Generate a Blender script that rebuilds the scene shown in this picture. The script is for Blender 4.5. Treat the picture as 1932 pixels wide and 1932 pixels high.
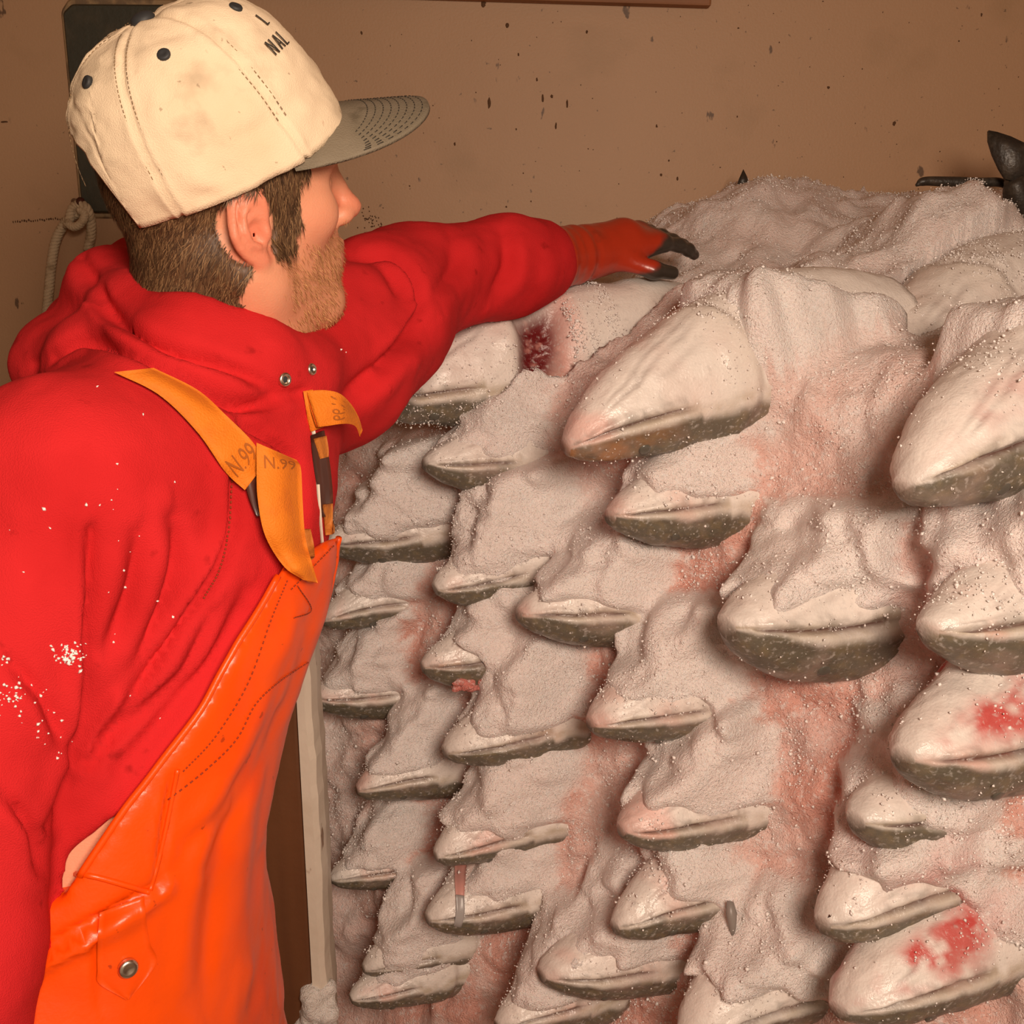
import bpy, math, random
import numpy as np
from mathutils import Vector, Matrix
from mathutils.bvhtree import BVHTree

for o in list(bpy.data.objects):
    bpy.data.objects.remove(o)
rng = np.random.default_rng(7)
random.seed(7)
SC = bpy.context.scene
COL = SC.collection

# ------------------------------------------------------------------ camera
FPX, HALF = 2072.0, 966.0
PITCH = math.radians(15.0)
CAM = np.array([0.0, 0.0, 1.60])
cp, sp = math.cos(PITCH), math.sin(PITCH)
cam_d = bpy.data.cameras.new('camera')
cam_d.sensor_width = 36.0
cam_d.lens = 36.0 * FPX / 1932.0
cam_d.clip_start = 0.02
cam = bpy.data.objects.new('camera', cam_d)
COL.objects.link(cam)
cam.location = CAM
cam.rotation_euler = (math.pi / 2 - PITCH, 0, 0)
SC.camera = cam

# ------------------------------------------------------------------ light
SC.view_settings.view_transform = 'Standard'
SC.view_settings.look = 'None'
SC.view_settings.gamma = 1.0
SC.view_settings.exposure = 0.0
SC.view_settings.use_curve_mapping = False
SC.cycles.use_denoising = True
SC.cycles.use_adaptive_sampling = True
SC.cycles.adaptive_threshold = 0.035
SC.cycles.max_bounces = 6
SC.cycles.diffuse_bounces = 3
SC.cycles.glossy_bounces = 2
SC.cycles.caustics_reflective = False
SC.cycles.caustics_refractive = False
w = bpy.data.worlds.new('world')
SC.world = w
w.use_nodes = True
w.node_tree.nodes['Background'].inputs[0].default_value = (1.0, 0.70, 0.46, 1)
w.node_tree.nodes['Background'].inputs[1].default_value = 0.26


def lamp(name, loc, target, power, size, color):
    l = bpy.data.lights.new(name, 'AREA')
    l.shape = 'DISK'
    l.size = size
    l.energy = power
    l.color = color
    o = bpy.data.objects.new(name, l)
    COL.objects.link(o)
    o.location = loc
    d = Vector(target) - Vector(loc)
    o.rotation_euler = d.to_track_quat('-Z', 'Y').to_euler()
    return o


lamp('hold_work_light', (0.28, -0.38, 1.90), (0.02, 1.2, 1.15), 28.5, 0.45, (1.0, 0.79, 0.625))


# ------------------------------------------------------------------ helpers
def P(px, py, d):
    X = (px - HALF) / FPX * d
    V = (HALF - py) / FPX * d
    return np.array([X, d * cp + V * sp, CAM[2] - d * sp + V * cp])


def ray(px, py):
    v = P(px, py, 1.0) - CAM
    return v / np.linalg.norm(v)


def to_px(p):
    q = np.asarray(p) - CAM
    d = q[..., 1] * cp - q[..., 2] * sp
    V = q[..., 1] * sp + q[..., 2] * cp
    return np.stack([HALF + q[..., 0] / d * FPX, HALF - V / d * FPX, d], -1)


def lin(r, g, b):
    f = lambda c: ((c / 255 + 0.055) / 1.055) ** 2.4 if c > 10.3 else c / 255 / 12.92
    return np.array([f(r), f(g), f(b)])


def unit(v):
    v = np.asarray(v, float)
    return v / (np.linalg.norm(v, axis=-1, keepdims=True) + 1e-12)


def _hash(i, j, k, seed):
    h = (i.astype(np.int64) * 374761393 + j.astype(np.int64) * 668265263 + k.astype(np.int64) * 2147483647 + seed * 974711)
    h = (h ^ (h >> 13)) * 1274126177
    h = h ^ (h >> 16)
    return (h & 0xFFFF) / 65535.0


def vnoise(p, scale, seed=0):
    q = np.asarray(p) * scale + 1000.0
    i = np.floor(q).astype(np.int64)
    f = q - i
    f = f * f * (3 - 2 * f)
    out = 0
    for a in (0, 1):
        for b in (0, 1):
            for c in (0, 1):
                wgt = (f[..., 0] if a else 1 - f[..., 0]) * (f[..., 1] if b else 1 - f[..., 1]) * (f[..., 2] if c else 1 - f[..., 2])
                out = out + wgt * _hash(i[..., 0] + a, i[..., 1] + b, i[..., 2] + c, seed)
    return out * 2 - 1


def fbm(p, scale, seed=0, octv=3):
    s, a = 0, 1.0
    for o in range(octv):
        s = s + a * vnoise(p, scale * 2.03 ** o, seed + 17 * o)
        a *= 0.5
    return s / 1.75


def sstep(x, a, b):
    t = np.clip((x - a) / (b - a), 0, 1)
    return t * t * (3 - 2 * t)


ORIGIN = {}


def empty(name, loc, label=None, cat=None, group=None):
    o = bpy.data.objects.new(name, None)
    COL.objects.link(o)
    o.location = Vector([float(v) for v in loc])
    o.empty_display_size = 0.05
    ORIGIN[o.name] = np.array(loc, float)
    tag(o, label, cat, group)
    return o


def tag(o, label=None, cat=None, group=None, kind=None):
    if label: o['label'] = label
    if cat: o['category'] = cat
    if group: o['group'] = group
    if kind: o['kind'] = kind
    return o


def build(name, verts, faces, mat, parent=None, smooth=True, colors=None, base=None):
    """One mesh object; verts in world space."""
    verts = np.asarray(verts, float)
    if parent is not None:
        org = ORIGIN[parent.name]
    elif base is not None:
        org = np.array(base, float)
    else:
        org = np.zeros(3)
    me = bpy.data.meshes.new(name)
    v = verts - org
    if isinstance(faces, np.ndarray):
        n, k = faces.shape
        me.vertices.add(len(v))
        me.vertices.foreach_set('co', v.ravel())
        me.loops.add(n * k)
        me.loops.foreach_set('vertex_index', faces.ravel().astype(np.int32))
        me.polygons.add(n)
        me.polygons.foreach_set('loop_start', np.arange(0, n * k, k, dtype=np.int32))
        me.update(calc_edges=True)
    else:
        me.from_pydata([tuple(x) for x in v], [], [tuple(int(i) for i in f) for f in faces])
    me.validate()
    if smooth:
        me.polygons.foreach_set('use_smooth', np.ones(len(me.polygons), bool))
    if colors is not None:
        c = np.ones((len(verts), 4), np.float32)
        c[:, :3] = np.clip(colors, 0, 1)
        at = me.color_attributes.new('Col', 'FLOAT_COLOR', 'POINT')
        at.data.foreach_set('color', c.ravel())
    if mat is not None:
        me.materials.append(mat)
    o = bpy.data.objects.new(name, me)
    COL.objects.link(o)
    if parent is not None:
        o.parent = parent
        ORIGIN[o.name] = org
    else:
        o.location = org
        ORIGIN[o.name] = org
    return o


def grid_faces(nu, nv, wrap_v=False):
    i = np.arange(nu - 1)[:, None]
    j = np.arange(nv if wrap_v else nv - 1)[None, :]
    a = i * nv + j
    b = i * nv + (j + 1) % nv
    c = (i + 1) * nv + (j + 1) % nv
    d = (i + 1) * nv + j
    return np.stack([a, b, c, d], -1).reshape(-1, 4)


def box(cx, cy, cz, sx, sy, sz, bev=0.0):
    """Box with chamfered vertical and horizontal edges (real bevel)."""
    import bmesh
    bm = bmesh.new()
    bmesh.ops.create_cube(bm, size=1.0)
    for v in bm.verts:
        v.co = Vector((cx + v.co.x * sx, cy + v.co.y * sy, cz + v.co.z * sz))
    if bev > 0:
        bmesh.ops.bevel(bm, geom=list(bm.edges), offset=bev, segments=2, affect='EDGES', profile=0.6)
    bm.verts.ensure_lookup_table()
    vs = np.array([v.co[:] for v in bm.verts])
    fs = [[v.index for v in f.verts] for f in bm.faces]
    bm.free()
    return vs, fs


def frames(path):
    path = np.asarray(path, float)
    t = unit(np.gradient(path, axis=0))
    up = np.array([0, 0, 1.0])
    if abs(t[0] @ up) > 0.9: up = np.array([1.0, 0, 0])
    n = unit(np.cross(t[0], up))
    ns = [n]
    for k in range(1, len(path)):
        n = n - t[k] * (n @ t[k])
        n = n / (np.linalg.norm(n) + 1e-12)
        ns.append(n)
    ns = np.array(ns)
    return t, ns, np.cross(t, ns)


def tube(path, r, sides=8, cap=True):
    path = np.asarray(path, float)
    r = np.broadcast_to(np.asarray(r, float), (len(path),))
    t, n, b = frames(path)
    a = np.linspace(0, 2 * math.pi, sides, endpoint=False)
    v = path[:, None] + r[:, None, None] * (np.cos(a)[None, :, None] * n[:, None] + np.sin(a)[None, :, None] * b[:, None])
    f = [tuple(x) for x in grid_faces(len(path), sides, True)]
    v = v.reshape(-1, 3)
    if cap:
        f.append(tuple(range(sides))[::-1])
        f.append(tuple(len(v) - sides + k for k in range(sides)))
    return v, f


def merge(parts):
    vs, fs, off = [], [], 0
    for v, f in parts:
        vs.append(np.asarray(v, float))
        fs.extend([tuple(int(i) + off for i in q) for q in f])
        off += len(v)
    return np.concatenate(vs), fs


def catmull(pts, n):
    pts = np.asarray(pts, float)
    m = len(pts)
    q = np.concatenate([[2 * pts[0] - pts[1]], pts, [2 * pts[-1] - pts[-2]]])
    ts = np.linspace(0, m - 1, n)
    i = np.minimum(ts.astype(int), m - 2)
    f = (ts - i)[:, None]
    p0, p1, p2, p3 = q[i], q[i + 1], q[i + 2], q[i + 3]
    return 0.5 * ((2 * p1) + (-p0 + p2) * f + (2 * p0 - 5 * p1 + 4 * p2 - p3) * f ** 2 + (-p0 + 3 * p1 - 3 * p2 + p3) * f ** 3)


def disc_profile(profile, c, axis, sides=24, up=None):
    """Lathe: profile rows (radius, height) about axis at c."""
    axis = unit(axis)
    h = np.array([0, 0, 1.0]) if abs(axis[2]) < 0.9 else np.array([1.0, 0, 0])
    n = unit(np.cross(axis, h)); b = np.cross(axis, n)
    a = np.linspace(0, 2 * math.pi, sides, endpoint=False)
    rows = [np.asarray(c) + hh * axis + r * (np.cos(a)[:, None] * n + np.sin(a)[:, None] * b) for r, hh in profile]
    v = np.concatenate(rows)
    f = [tuple(x) for x in grid_faces(len(profile), sides, True)]
    f.append(tuple(range(sides))[::-1])
    f.append(tuple(len(v) - sides + k for k in range(sides)))
    return v, f


# ---------------------------------------------------------------- materials
def mat(name, color=None, attr=False, rough=0.6, spec=0.5, over=(), bump=(), sss=0.0, sssr=(1, .4, .25), sssc=0.01,
        coat=0.0, sheen=0.0, metal=0.0, rough_noise=None):
    """over: list of (scale, color, lo, hi, opacity[, stretch]) noise overlays; bump: list of (scale, strength, detail)."""
    m = bpy.data.materials.new(name)
    m.use_nodes = True
    nt = m.node_tree
    N, L = nt.nodes, nt.links
    b = N['Principled BSDF']
    tc = N.new('ShaderNodeTexCoord')
    if attr:
        a = N.new('ShaderNodeVertexColor'); a.layer_name = 'Col'
        cur = a.outputs['Color']
    else:
        a = N.new('ShaderNodeRGB'); a.outputs[0].default_value = (*color, 1)
        cur = a.outputs[0]
    for k, ov in enumerate(over):
        scale, col, lo, hi, op = ov[:5]
        src = tc.outputs['Object']
        if len(ov) > 5:
            mp = N.new('ShaderNodeMapping'); mp.inputs['Scale'].default_value = ov[5]
            mp.inputs['Location'].default_value = (k * 3.1, k * 1.7, k * 2.3)
            L.new(src, mp.inputs[0]); src = mp.outputs[0]
        n = N.new('ShaderNodeTexNoise'); n.inputs['Scale'].default_value = scale
        n.inputs['Detail'].default_value = 4.0
        L.new(src, n.inputs['Vector'])
        r = N.new('ShaderNodeMapRange'); r.inputs[1].default_value = lo; r.inputs[2].default_value = hi
        r.inputs[3].default_value = 0; r.inputs[4].default_value = op
        L.new(n.outputs[0], r.inputs[0])
        mx = N.new('ShaderNodeMix'); mx.data_type = 'RGBA'
        L.new(r.outputs[0], mx.inputs[0]); L.new(cur, mx.inputs[6])
        mx.inputs[7].default_value = (*col, 1)
        cur = mx.outputs[2]
    L.new(cur, b.inputs['Base Color'])
    b.inputs['Roughness'].default_value = rough
    b.inputs['Specular IOR Level'].default_value = spec
    b.inputs['Metallic'].default_value = metal
    b.inputs['Coat Weight'].default_value = coat
    b.inputs['Coat Roughness'].default_value = 0.15
    b.inputs['Sheen Weight'].default_value = sheen
    b.inputs['Sheen Roughness'].default_value = 0.6
    if sss:
        b.inputs['Subsurface Weight'].default_value = sss
        b.inputs['Subsurface Radius'].default_value = sssr
        b.inputs['Subsurface Scale'].default_value = sssc
    if rough_noise:
        n = N.new('ShaderNodeTexNoise'); n.inputs['Scale'].default_value = rough_noise[0]
        L.new(tc.outputs['Object'], n.inputs['Vector'])
        r = N.new('ShaderNodeMapRange'); r.inputs[1].default_value = 0.35; r.inputs[2].default_value = 0.65
        r.inputs[3].default_value = rough_noise[1]; r.inputs[4].default_value = rough_noise[2]
        L.new(n.outputs[0], r.inputs[0]); L.new(r.outputs[0], b.inputs['Roughness'])
    prev = None
    for sc_, st, det in bump:
        n = N.new('ShaderNodeTexNoise'); n.inputs['Scale'].default_value = sc_; n.inputs['Detail'].default_value = det
        L.new(tc.outputs['Object'], n.inputs['Vector'])
        bp = N.new('ShaderNodeBump'); bp.inputs['Strength'].default_value = st; bp.inputs['Distance'].default_value = 0.004
        L.new(n.outputs[0], bp.inputs['Height'])
        if prev is not None: L.new(prev, bp.inputs['Normal'])
        prev = bp.outputs[0]
    if prev is not None: L.new(prev, b.inputs['Normal'])
    return m


M = {}
M['wall'] = mat('cream_wall_paint', (0.45, 0.27, 0.150), rough=0.55,
                over=[(1.6, (0.36, 0.205, 0.10), .45, .7, .6), (6, (0.33, 0.20, 0.10), .58, .75, .5),
                      (38, (0.06, 0.03, 0.015), .70, .73, .8, (1, 1, .45)), (90, (0.10, 0.06, 0.03), .71, .74, .7)],
                bump=[(220, .12, 3), (14, .08, 2)])
M['floor'] = mat('wet_hold_floor', (0.30, 0.22, 0.15), rough=0.35, over=[(5, (0.16, 0.11, 0.07), .4, .7, .8)], bump=[(60, .2, 3)])
M['wood'] = mat('brown_wood', (0.17, 0.065, 0.022), rough=0.55, over=[(9, (0.07, 0.022, 0.008), .4, .65, .8, (1, 1, .08)),
                (30, (0.32, 0.17, 0.09), .66, .72, .6, (1, 1, .2))], bump=[(40, .25, 4)])
M['whitepaint'] = mat('chipped_white_paint', (0.72, 0.63, 0.52), rough=0.45, over=[(7, (0.45, 0.33, 0.2), .52, .75, .5),
                (26, (0.22, 0.11, 0.05), .68, .71, .9, (1, 1, .5))], bump=[(60, .2, 3)])
M['plank'] = mat('orange_brown_plank', (0.36, 0.15, 0.05), rough=0.6, over=[(6, (0.17, 0.06, 0.02), .45, .65, .8, (.15, 1, 1))], bump=[(50, .2, 3)])
M['darkpanel'] = mat('dark_panel', (0.036, 0.034, 0.020), rough=0.6, over=[(20, (0.07, 0.055, 0.03), .5, .75, .7)], bump=[(90, .2, 3)])
M['chip'] = mat('bare_chipped_edge', (0.34, 0.22, 0.11), rough=0.7, over=[(40, (0.14, 0.09, 0.05), .45, .6, .8)], bump=[(80, .4, 3)])
M['rope'] = mat('rope_fibre', (0.55, 0.42, 0.27), rough=0.85, over=[(60, (0.28, 0.19, 0.10), .5, .7, .7)], bump=[(400, .5, 3)])
M['ice'] = mat('crushed_ice', attr=True, rough=0.42, spec=0.5, over=[(14, (0.86, 0.82, 0.80), .50, .72, .45), (330, (0.62, 0.55, 0.52), .52, .70, .28), (150, (0.92, 0.90, 0.89), .54, .70, .55)],
               bump=[(620, .75, 4), (260, .60, 3)], sss=0.16, sssr=(1, .62, .5), sssc=0.012)
M['crystal'] = mat('ice_grain', (0.88, 0.83, 0.80), rough=0.28, spec=0.5)
M['fish'] = mat('salmon_skin', attr=True, rough=0.36, spec=0.5, over=[(190, (0.62, 0.58, 0.55), .56, .70, .45), (70, (0.30, 0.26, 0.24), .62, .78, .35), (18, (0.62, 0.45, 0.40), .52, .78, .35)],
                bump=[(330, .22, 3), (60, .15, 2)], rough_noise=(40, .25, .5))
M['eye_fish'] = mat('fish_eye', (0.10, 0.092, 0.075), rough=0.25, spec=0.6)
M['gill'] = mat('raw_gill', (0.36, 0.055, 0.05), rough=0.3, over=[(60, (0.14, 0.015, 0.02), .45, .65, .8), (30, (0.6, .2, .18), .6, .75, .7)], bump=[(120, .5, 3)])
M['fin'] = mat('dark_fin', (0.035, 0.028, 0.022), rough=0.4, over=[(60, (0.09, 0.07, 0.05), .5, .7, .6)], bump=[(140, .3, 2)])
M['skin'] = mat('skin', attr=True, rough=0.48, spec=0.4, sss=0.15, sssr=(1, .35, .2), sssc=0.006, bump=[(500, .12, 3)])
M['hair'] = mat('brown_hair', attr=True, rough=0.5, spec=0.35)
M['hoodie'] = mat('red_fleece', (0.62, 0.021, 0.024), rough=0.9, spec=0.15, sheen=0.0,
                  over=[(9, (0.46, 0.011, 0.012), .45, .7, .7), (40, (0.30, 0.008, 0.008), .66, .74, .6)], bump=[(900, .35, 2), (35, .08, 3)])
M['orange'] = mat('orange_oilskin', (0.90, 0.083, 0.002), rough=0.36, spec=0.45, over=[(14, (0.88, 0.060, 0.002), .5, .7, .6), (75, (0.35, 0.03, .004), .70, .73, .7)],
                  bump=[(18, .12, 3), (300, .06, 2)])
M['thread'] = mat('rust_thread', (0.30, 0.035, 0.006), rough=0.8)
M['strap'] = mat('orange_elastic', (0.78, 0.20, 0.006), rough=0.75, over=[(30, (0.60, 0.13, 0.005), .5, .7, .6), (12, (0.32, .09, .01), .60, .75, .6)], bump=[(600, .3, 2)])
M['print'] = mat('faded_print', (0.40, 0.105, 0.008), rough=0.8)
M['buckle'] = mat('brown_buckle', (0.075, 0.022, 0.014), rough=0.3, spec=0.6, over=[(50, (0.16, .06, .03), .55, .7, .6)])
M['tan'] = mat('tan_webbing', (0.52, 0.16, 0.02), rough=0.7, bump=[(300, .3, 2)])
M['metal'] = mat('worn_metal', (0.78, 0.66, 0.55), rough=0.28, metal=1.0, over=[(60, (.4, .22, .12), .55, .7, .7)])
M['cap'] = mat('dirty_canvas', (0.87, 0.70, 0.49), rough=0.85, spec=0.2,
               over=[(9, (0.70, 0.52, 0.33), .48, .72, .6), (26, (0.42, 0.33, 0.22), .56, .74, .55), (34, (0.44, 0.20, 0.12), .675, .71, .75, (1, 1, .6)),
                     (95, (0.30, 0.22, 0.14), .70, .73, .6)], bump=[(900, .25, 2), (22, .12, 3)])
M['visor'] = mat('grey_visor_cloth', (0.20, 0.165, 0.115), rough=0.75, spec=0.25, over=[(14, (0.30, 0.25, 0.185), .45, .7, .7), (40, (0.10, .08, .05), .62, .74, .6)], bump=[(700, .3, 2)])
M['black'] = mat('dark_button', (0.03, 0.032, 0.034), rough=0.6)
M['ink'] = mat('black_embroidery', (0.035, 0.028, 0.02), rough=0.7)
M['glove'] = mat('rubber_glove', attr=True, rough=0.3, spec=0.5, over=[(30, (0.10, 0.03, 0.015), .60, .75, .5)], bump=[(60, .2, 3)])
M['boot'] = mat('brown_boot', (0.10, 0.04, 0.018), rough=0.4, bump=[(50, .1, 2)])

# ------------------------------------------------------------------ SDF kit
class Field:
    def __init__(s, lo, hi, h):
        s.lo = np.array(lo, float); s.h = h
        s.n = np.ceil((np.array(hi) - s.lo) / h).astype(int) + 1
        s.v = np.full(s.n, 0.06, np.float32)

    def sub(s, lo, hi):
        a = np.clip(np.floor((np.array(lo) - s.lo) / s.h).astype(int), 0, s.n)
        b = np.clip(np.ceil((np.array(hi) - s.lo) / s.h).astype(int) + 1, 0, s.n)
        if np.any(b <= a): return None
        g = [(s.lo[i] + s.h * np.arange(a[i], b[i])).astype(np.float32) for i in range(3)]
        return (slice(a[0], b[0]), slice(a[1], b[1]), slice(a[2], b[2])), g[0][:, None, None], g[1][None, :, None], g[2][None, None, :]

    def put(s, fn, lo, hi, k=0.01, sub=False, pad=0.06):
        r = s.sub(np.array(lo) - pad, np.array(hi) + pad)
        if r is None: return
        sl, x, y, z = r
        d = fn(x, y, z).astype(np.float32)
        c = s.v[sl]
        if sub:
            d = -d
            hh = np.clip(0.5 - 0.5 * (d - c) / k, 0, 1) if False else np.clip(0.5 + 0.5 * (d - c) / k, 0, 1)
            s.v[sl] = c + (d - c) * hh + k * hh * (1 - hh)
        else:
            hh = np.clip(0.5 + 0.5 * (c - d) / k, 0, 1)
            s.v[sl] = c + (d - c) * hh - k * hh * (1 - hh)

    def cone(s, a, b, ra, rb=None, k=0.01, sub=False, squash=None):
        rb = ra if rb is None else rb
        a = np.asarray(a, float); b = np.asarray(b, float)
        ba = b - a; L2 = ba @ ba + 1e-12

        def fn(x, y, z):
            t = np.clip(((x - a[0]) * ba[0] + (y - a[1]) * ba[1] + (z - a[2]) * ba[2]) / L2, 0, 1)
            return np.sqrt((x - a[0] - t * ba[0]) ** 2 + (y - a[1] - t * ba[1]) ** 2 + (z - a[2] - t * ba[2]) ** 2) - (ra + (rb - ra) * t)
        m = max(ra, rb)
        s.put(fn, np.minimum(a, b) - m, np.maximum(a, b) + m, k, sub)

    def chain(s, pts, rs, k=0.01, sub=False):
        for i in range(len(pts) - 1):
            s.cone(pts[i], pts[i + 1], rs[i], rs[i + 1], k, sub)

    def ell(s, c, r, R=None, k=0.01, sub=False):
        c = np.asarray(c, float); r = np.asarray(r, float)
        R = np.eye(3) if R is None else R      # rows = local axes

        def fn(x, y, z):
            X, Y, Z = x - c[0], y - c[1], z - c[2]
            q = [(R[i][0] * X + R[i][1] * Y + R[i][2] * Z) / r[i] for i in range(3)]
            k0 = np.sqrt(q[0] ** 2 + q[1] ** 2 + q[2] ** 2)
            k1 = np.sqrt((q[0] / r[0]) ** 2 + (q[1] / r[1]) ** 2 + (q[2] / r[2]) ** 2)
            return k0 * (k0 - 1) / (k1 + 1e-6)
        e = np.sqrt(((R * r[:, None]) ** 2).sum(0))
        s.put(fn, c - e, c + e, k, sub)

    def mesh(s, smooth=2):
        return surface_nets(s.v, s.lo, s.h, smooth)


def surface_nets(v, lo, h, smooth=2):
    S = v < 0
    nx, ny, nz = v.shape
    cnt = np.zeros((nx - 1, ny - 1, nz - 1), np.int8)
    for a in (0, 1):
        for b in (0, 1):
            for c in (0, 1):
                cnt += S[a:nx - 1 + a, b:ny - 1 + b, c:nz - 1 + c]
    act = (cnt > 0) & (cnt < 8)
    ci, cj, ck = np.nonzero(act)
    idx = np.full(act.shape, -1, np.int64)
    idx[ci, cj, ck] = np.arange(len(ci))
    acc = np.zeros((len(ci), 3)); num = np.zeros(len(ci))
    corners = [(a, b, c) for a in (0, 1) for b in (0, 1) for c in (0, 1)]
    vals = {q: v[ci + q[0], cj + q[1], ck + q[2]].astype(float) for q in corners}
    for q in corners:
        for ax in range(3):
            if q[ax] == 0:
                r = list(q); r[ax] = 1; r = tuple(r)
                v0, v1 = vals[q], vals[r]
                m = (v0 < 0) != (v1 < 0)
                t = np.where(m, v0 / np.where(m, v0 - v1, 1), 0)
                p = np.zeros((len(ci), 3)); p += np.array(q); p[:, ax] += t
                acc += p * m[:, None]; num += m
    verts = (np.stack([ci, cj, ck], -1) + acc / num[:, None]) * h + lo
    faces = []
    for ax in range(3):
        o1, o2 = [(1, 2), (2, 0), (0, 1)][ax]
        sl0 = [slice(None)] * 3; sl1 = [slice(None)] * 3
        sl0[ax] = slice(0, -1); sl1[ax] = slice(1, None)
        ch = S[tuple(sl0)] != S[tuple(sl1)]
        e = np.argwhere(ch)
        dims = act.shape
        ok = (e[:, o1] > 0) & (e[:, o2] > 0) & (e[:, o1] < dims[o1]) & (e[:, o2] < dims[o2])
        e = e[ok]
        ins = S[e[:, 0], e[:, 1], e[:, 2]]

        def cell(d1, d2):
            q = e.copy(); q[:, o1] += d1; q[:, o2] += d2
            return idx[q[:, 0], q[:, 1], q[:, 2]]
        a, b, c, d = cell(-1, -1), cell(0, -1), cell(0, 0), cell(-1, 0)
        quad = np.stack([a, b, c, d], -1)
        quad[~ins] = quad[~ins][:, ::-1]
        faces.append(quad)
    faces = np.concatenate(faces)
    faces = faces[(faces >= 0).all(1)]
    verts = lap(verts, faces, smooth)
    return verts, faces


def lap(verts, faces, it, amt=0.5):
    if it <= 0: return verts
    k = faces.shape[1]
    e = np.concatenate([np.stack([faces[:, i], faces[:, (i + 1) % k]], -1) for i in range(k)])
    e = np.concatenate([e, e[:, ::-1]])
    n = len(verts)
    deg = np.bincount(e[:, 0], minlength=n)
    for _ in range(it):
        s = np.stack([np.bincount(e[:, 0], weights=verts[e[:, 1], i], minlength=n) for i in range(3)], -1)
        verts = verts + amt * (s / np.maximum(deg, 1)[:, None] - verts)
    return verts


def vnormals(verts, faces):
    a = verts[faces[:, 2]] - verts[faces[:, 0]]
    b = verts[faces[:, 3]] - verts[faces[:, 1]]
    n = np.cross(a, b)
    out = np.zeros_like(verts)
    for i in range(faces.shape[1]):
        for c in range(3):
            out[:, c] += np.bincount(faces[:, i], weights=n[:, c], minlength=len(verts))
    return unit(out)


def seg_dist(q, poly):
    poly = np.asarray(poly, float)
    best = np.full(len(q), 1e9); tt = np.zeros(len(q)); side = np.zeros(len(q))
    m = len(poly) - 1
    for i in range(m):
        a, b = poly[i], poly[i + 1]
        ab = b - a
        t = np.clip(((q - a) @ ab) / (ab @ ab), 0, 1)
        r = q - a - t[:, None] * ab
        d = np.sqrt((r ** 2).sum(1))
        u = d < best
        best = np.where(u, d, best); tt = np.where(u, (i + t) / m, tt)
        side = np.where(u, np.sign(ab[0] * r[:, 1] - ab[1] * r[:, 0]), side)
    return best, tt, side


def creases(verts, faces, list_, dmax=99):
    """Carve real folds: list of (pixel polyline, width px, depth m, lip m)."""
    n = vnormals(verts, faces)
    view = unit(CAM - verts)
    facing = sstep((n * view).sum(1), 0.05, 0.35)
    px = to_px(verts)
    disp = np.zeros(len(verts))
    for poly, wpx, dep, lip in list_:
        poly = np.array(poly, float)
        if len(poly) > 2: poly = catmull(poly, 4 * len(poly))
        lo, hi = poly.min(0) - 4 * wpx, poly.max(0) + 4 * wpx
        m = (px[:, 0] > lo[0]) & (px[:, 0] < hi[0]) & (px[:, 1] > lo[1]) & (px[:, 1] < hi[1]) & (px[:, 2] < dmax)
        if not m.any(): continue
        d, t, side = seg_dist(px[m, :2], poly)
        fade = np.sin(np.clip(t, 0.04, 0.96) * math.pi) ** 0.5
        g = -dep * np.exp(-(d / wpx) ** 2)
        g = g + lip * np.exp(-((d - 1.9 * wpx) / (1.3 * wpx)) ** 2) * (side > 0)
        disp[m] += g * fade
    return verts + n * (disp * facing)[:, None]


class Hit:
    def __init__(s, verts, faces):
        s.b = BVHTree.FromPolygons([Vector(v) for v in verts], [tuple(int(i) for i in f) for f in faces])

    def __call__(s, px, py):
        r = ray(px, py)
        loc, nor, i, d = s.b.ray_cast(Vector(CAM), Vector(r))
        if loc is None: return None, None
        nor = np.array(nor)
        if nor @ r > 0: nor = -nor
        return np.array(loc), nor


# ------------------------------------------------------------------ the hold
YW = 2.15
v, f = box(0.0, YW + 0.04, 1.35, 4.4, 0.08, 2.7, 0.004)
tag(build('wall_back', v, f, M['wall'], smooth=False), kind='structure')
v, f = box(-2.2 - 0.04, 0.55, 1.35, 0.08, 3.3, 2.7, 0.004)
tag(build('wall_left', v, f, M['wall'], smooth=False), kind='structure')
v, f = box(2.2 + 0.04, 0.55, 1.35, 0.08, 3.3, 2.7, 0.004)
tag(build('wall_right', v, f, M['wall'], smooth=False), kind='structure')
v, f = box(0.0, 0.55, -0.04, 4.5, 3.4, 0.08, 0.004)
tag(build('floor', v, f, M['floor'], smooth=False), kind='structure')
v, f = box(0.0, 0.55, 2.76, 4.5, 3.4, 0.08, 0.004)
tag(build('ceiling', v, f, M['wall'], smooth=False), kind='structure')


def on_wall(px, py, y=YW):
    r = ray(px, py)
    return CAM + r * ((y - CAM[1]) / r[1])


# ------------------------------------------------------------------ salmon
NH = unit(np.array([-0.585, -0.811, 0.0]))            # horizontal outward direction of the pile's face
EU = np.array([0.811, -0.585, 0.0])                   # along the face, to the right and nearer
TILT = math.radians(9.0)
NF = NH * math.cos(TILT) + np.array([0, 0, 1.0]) * math.sin(TILT)   # face normal
DN = NH * math.sin(TILT) - np.array([0, 0, 1.0]) * math.cos(TILT)   # down the face
WL = np.array([-0.242, 1.50, 1.36])                   # a point of the snout plane
S_T = np.array([0, .008, .02, .05, .10, .16, .22, .30, .60])
HV = np.array([.008, .016, .024, .041, .060, .076, .084, .088, .088])
HD = np.array([.009, .017, .024, .037, .049, .060, .066, .071, .072])
HW = np.array([.009, .017, .024, .035, .047, .056, .059, .060, .059])


def prof(s, tab):
    return np.interp(s, S_T, tab)


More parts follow.
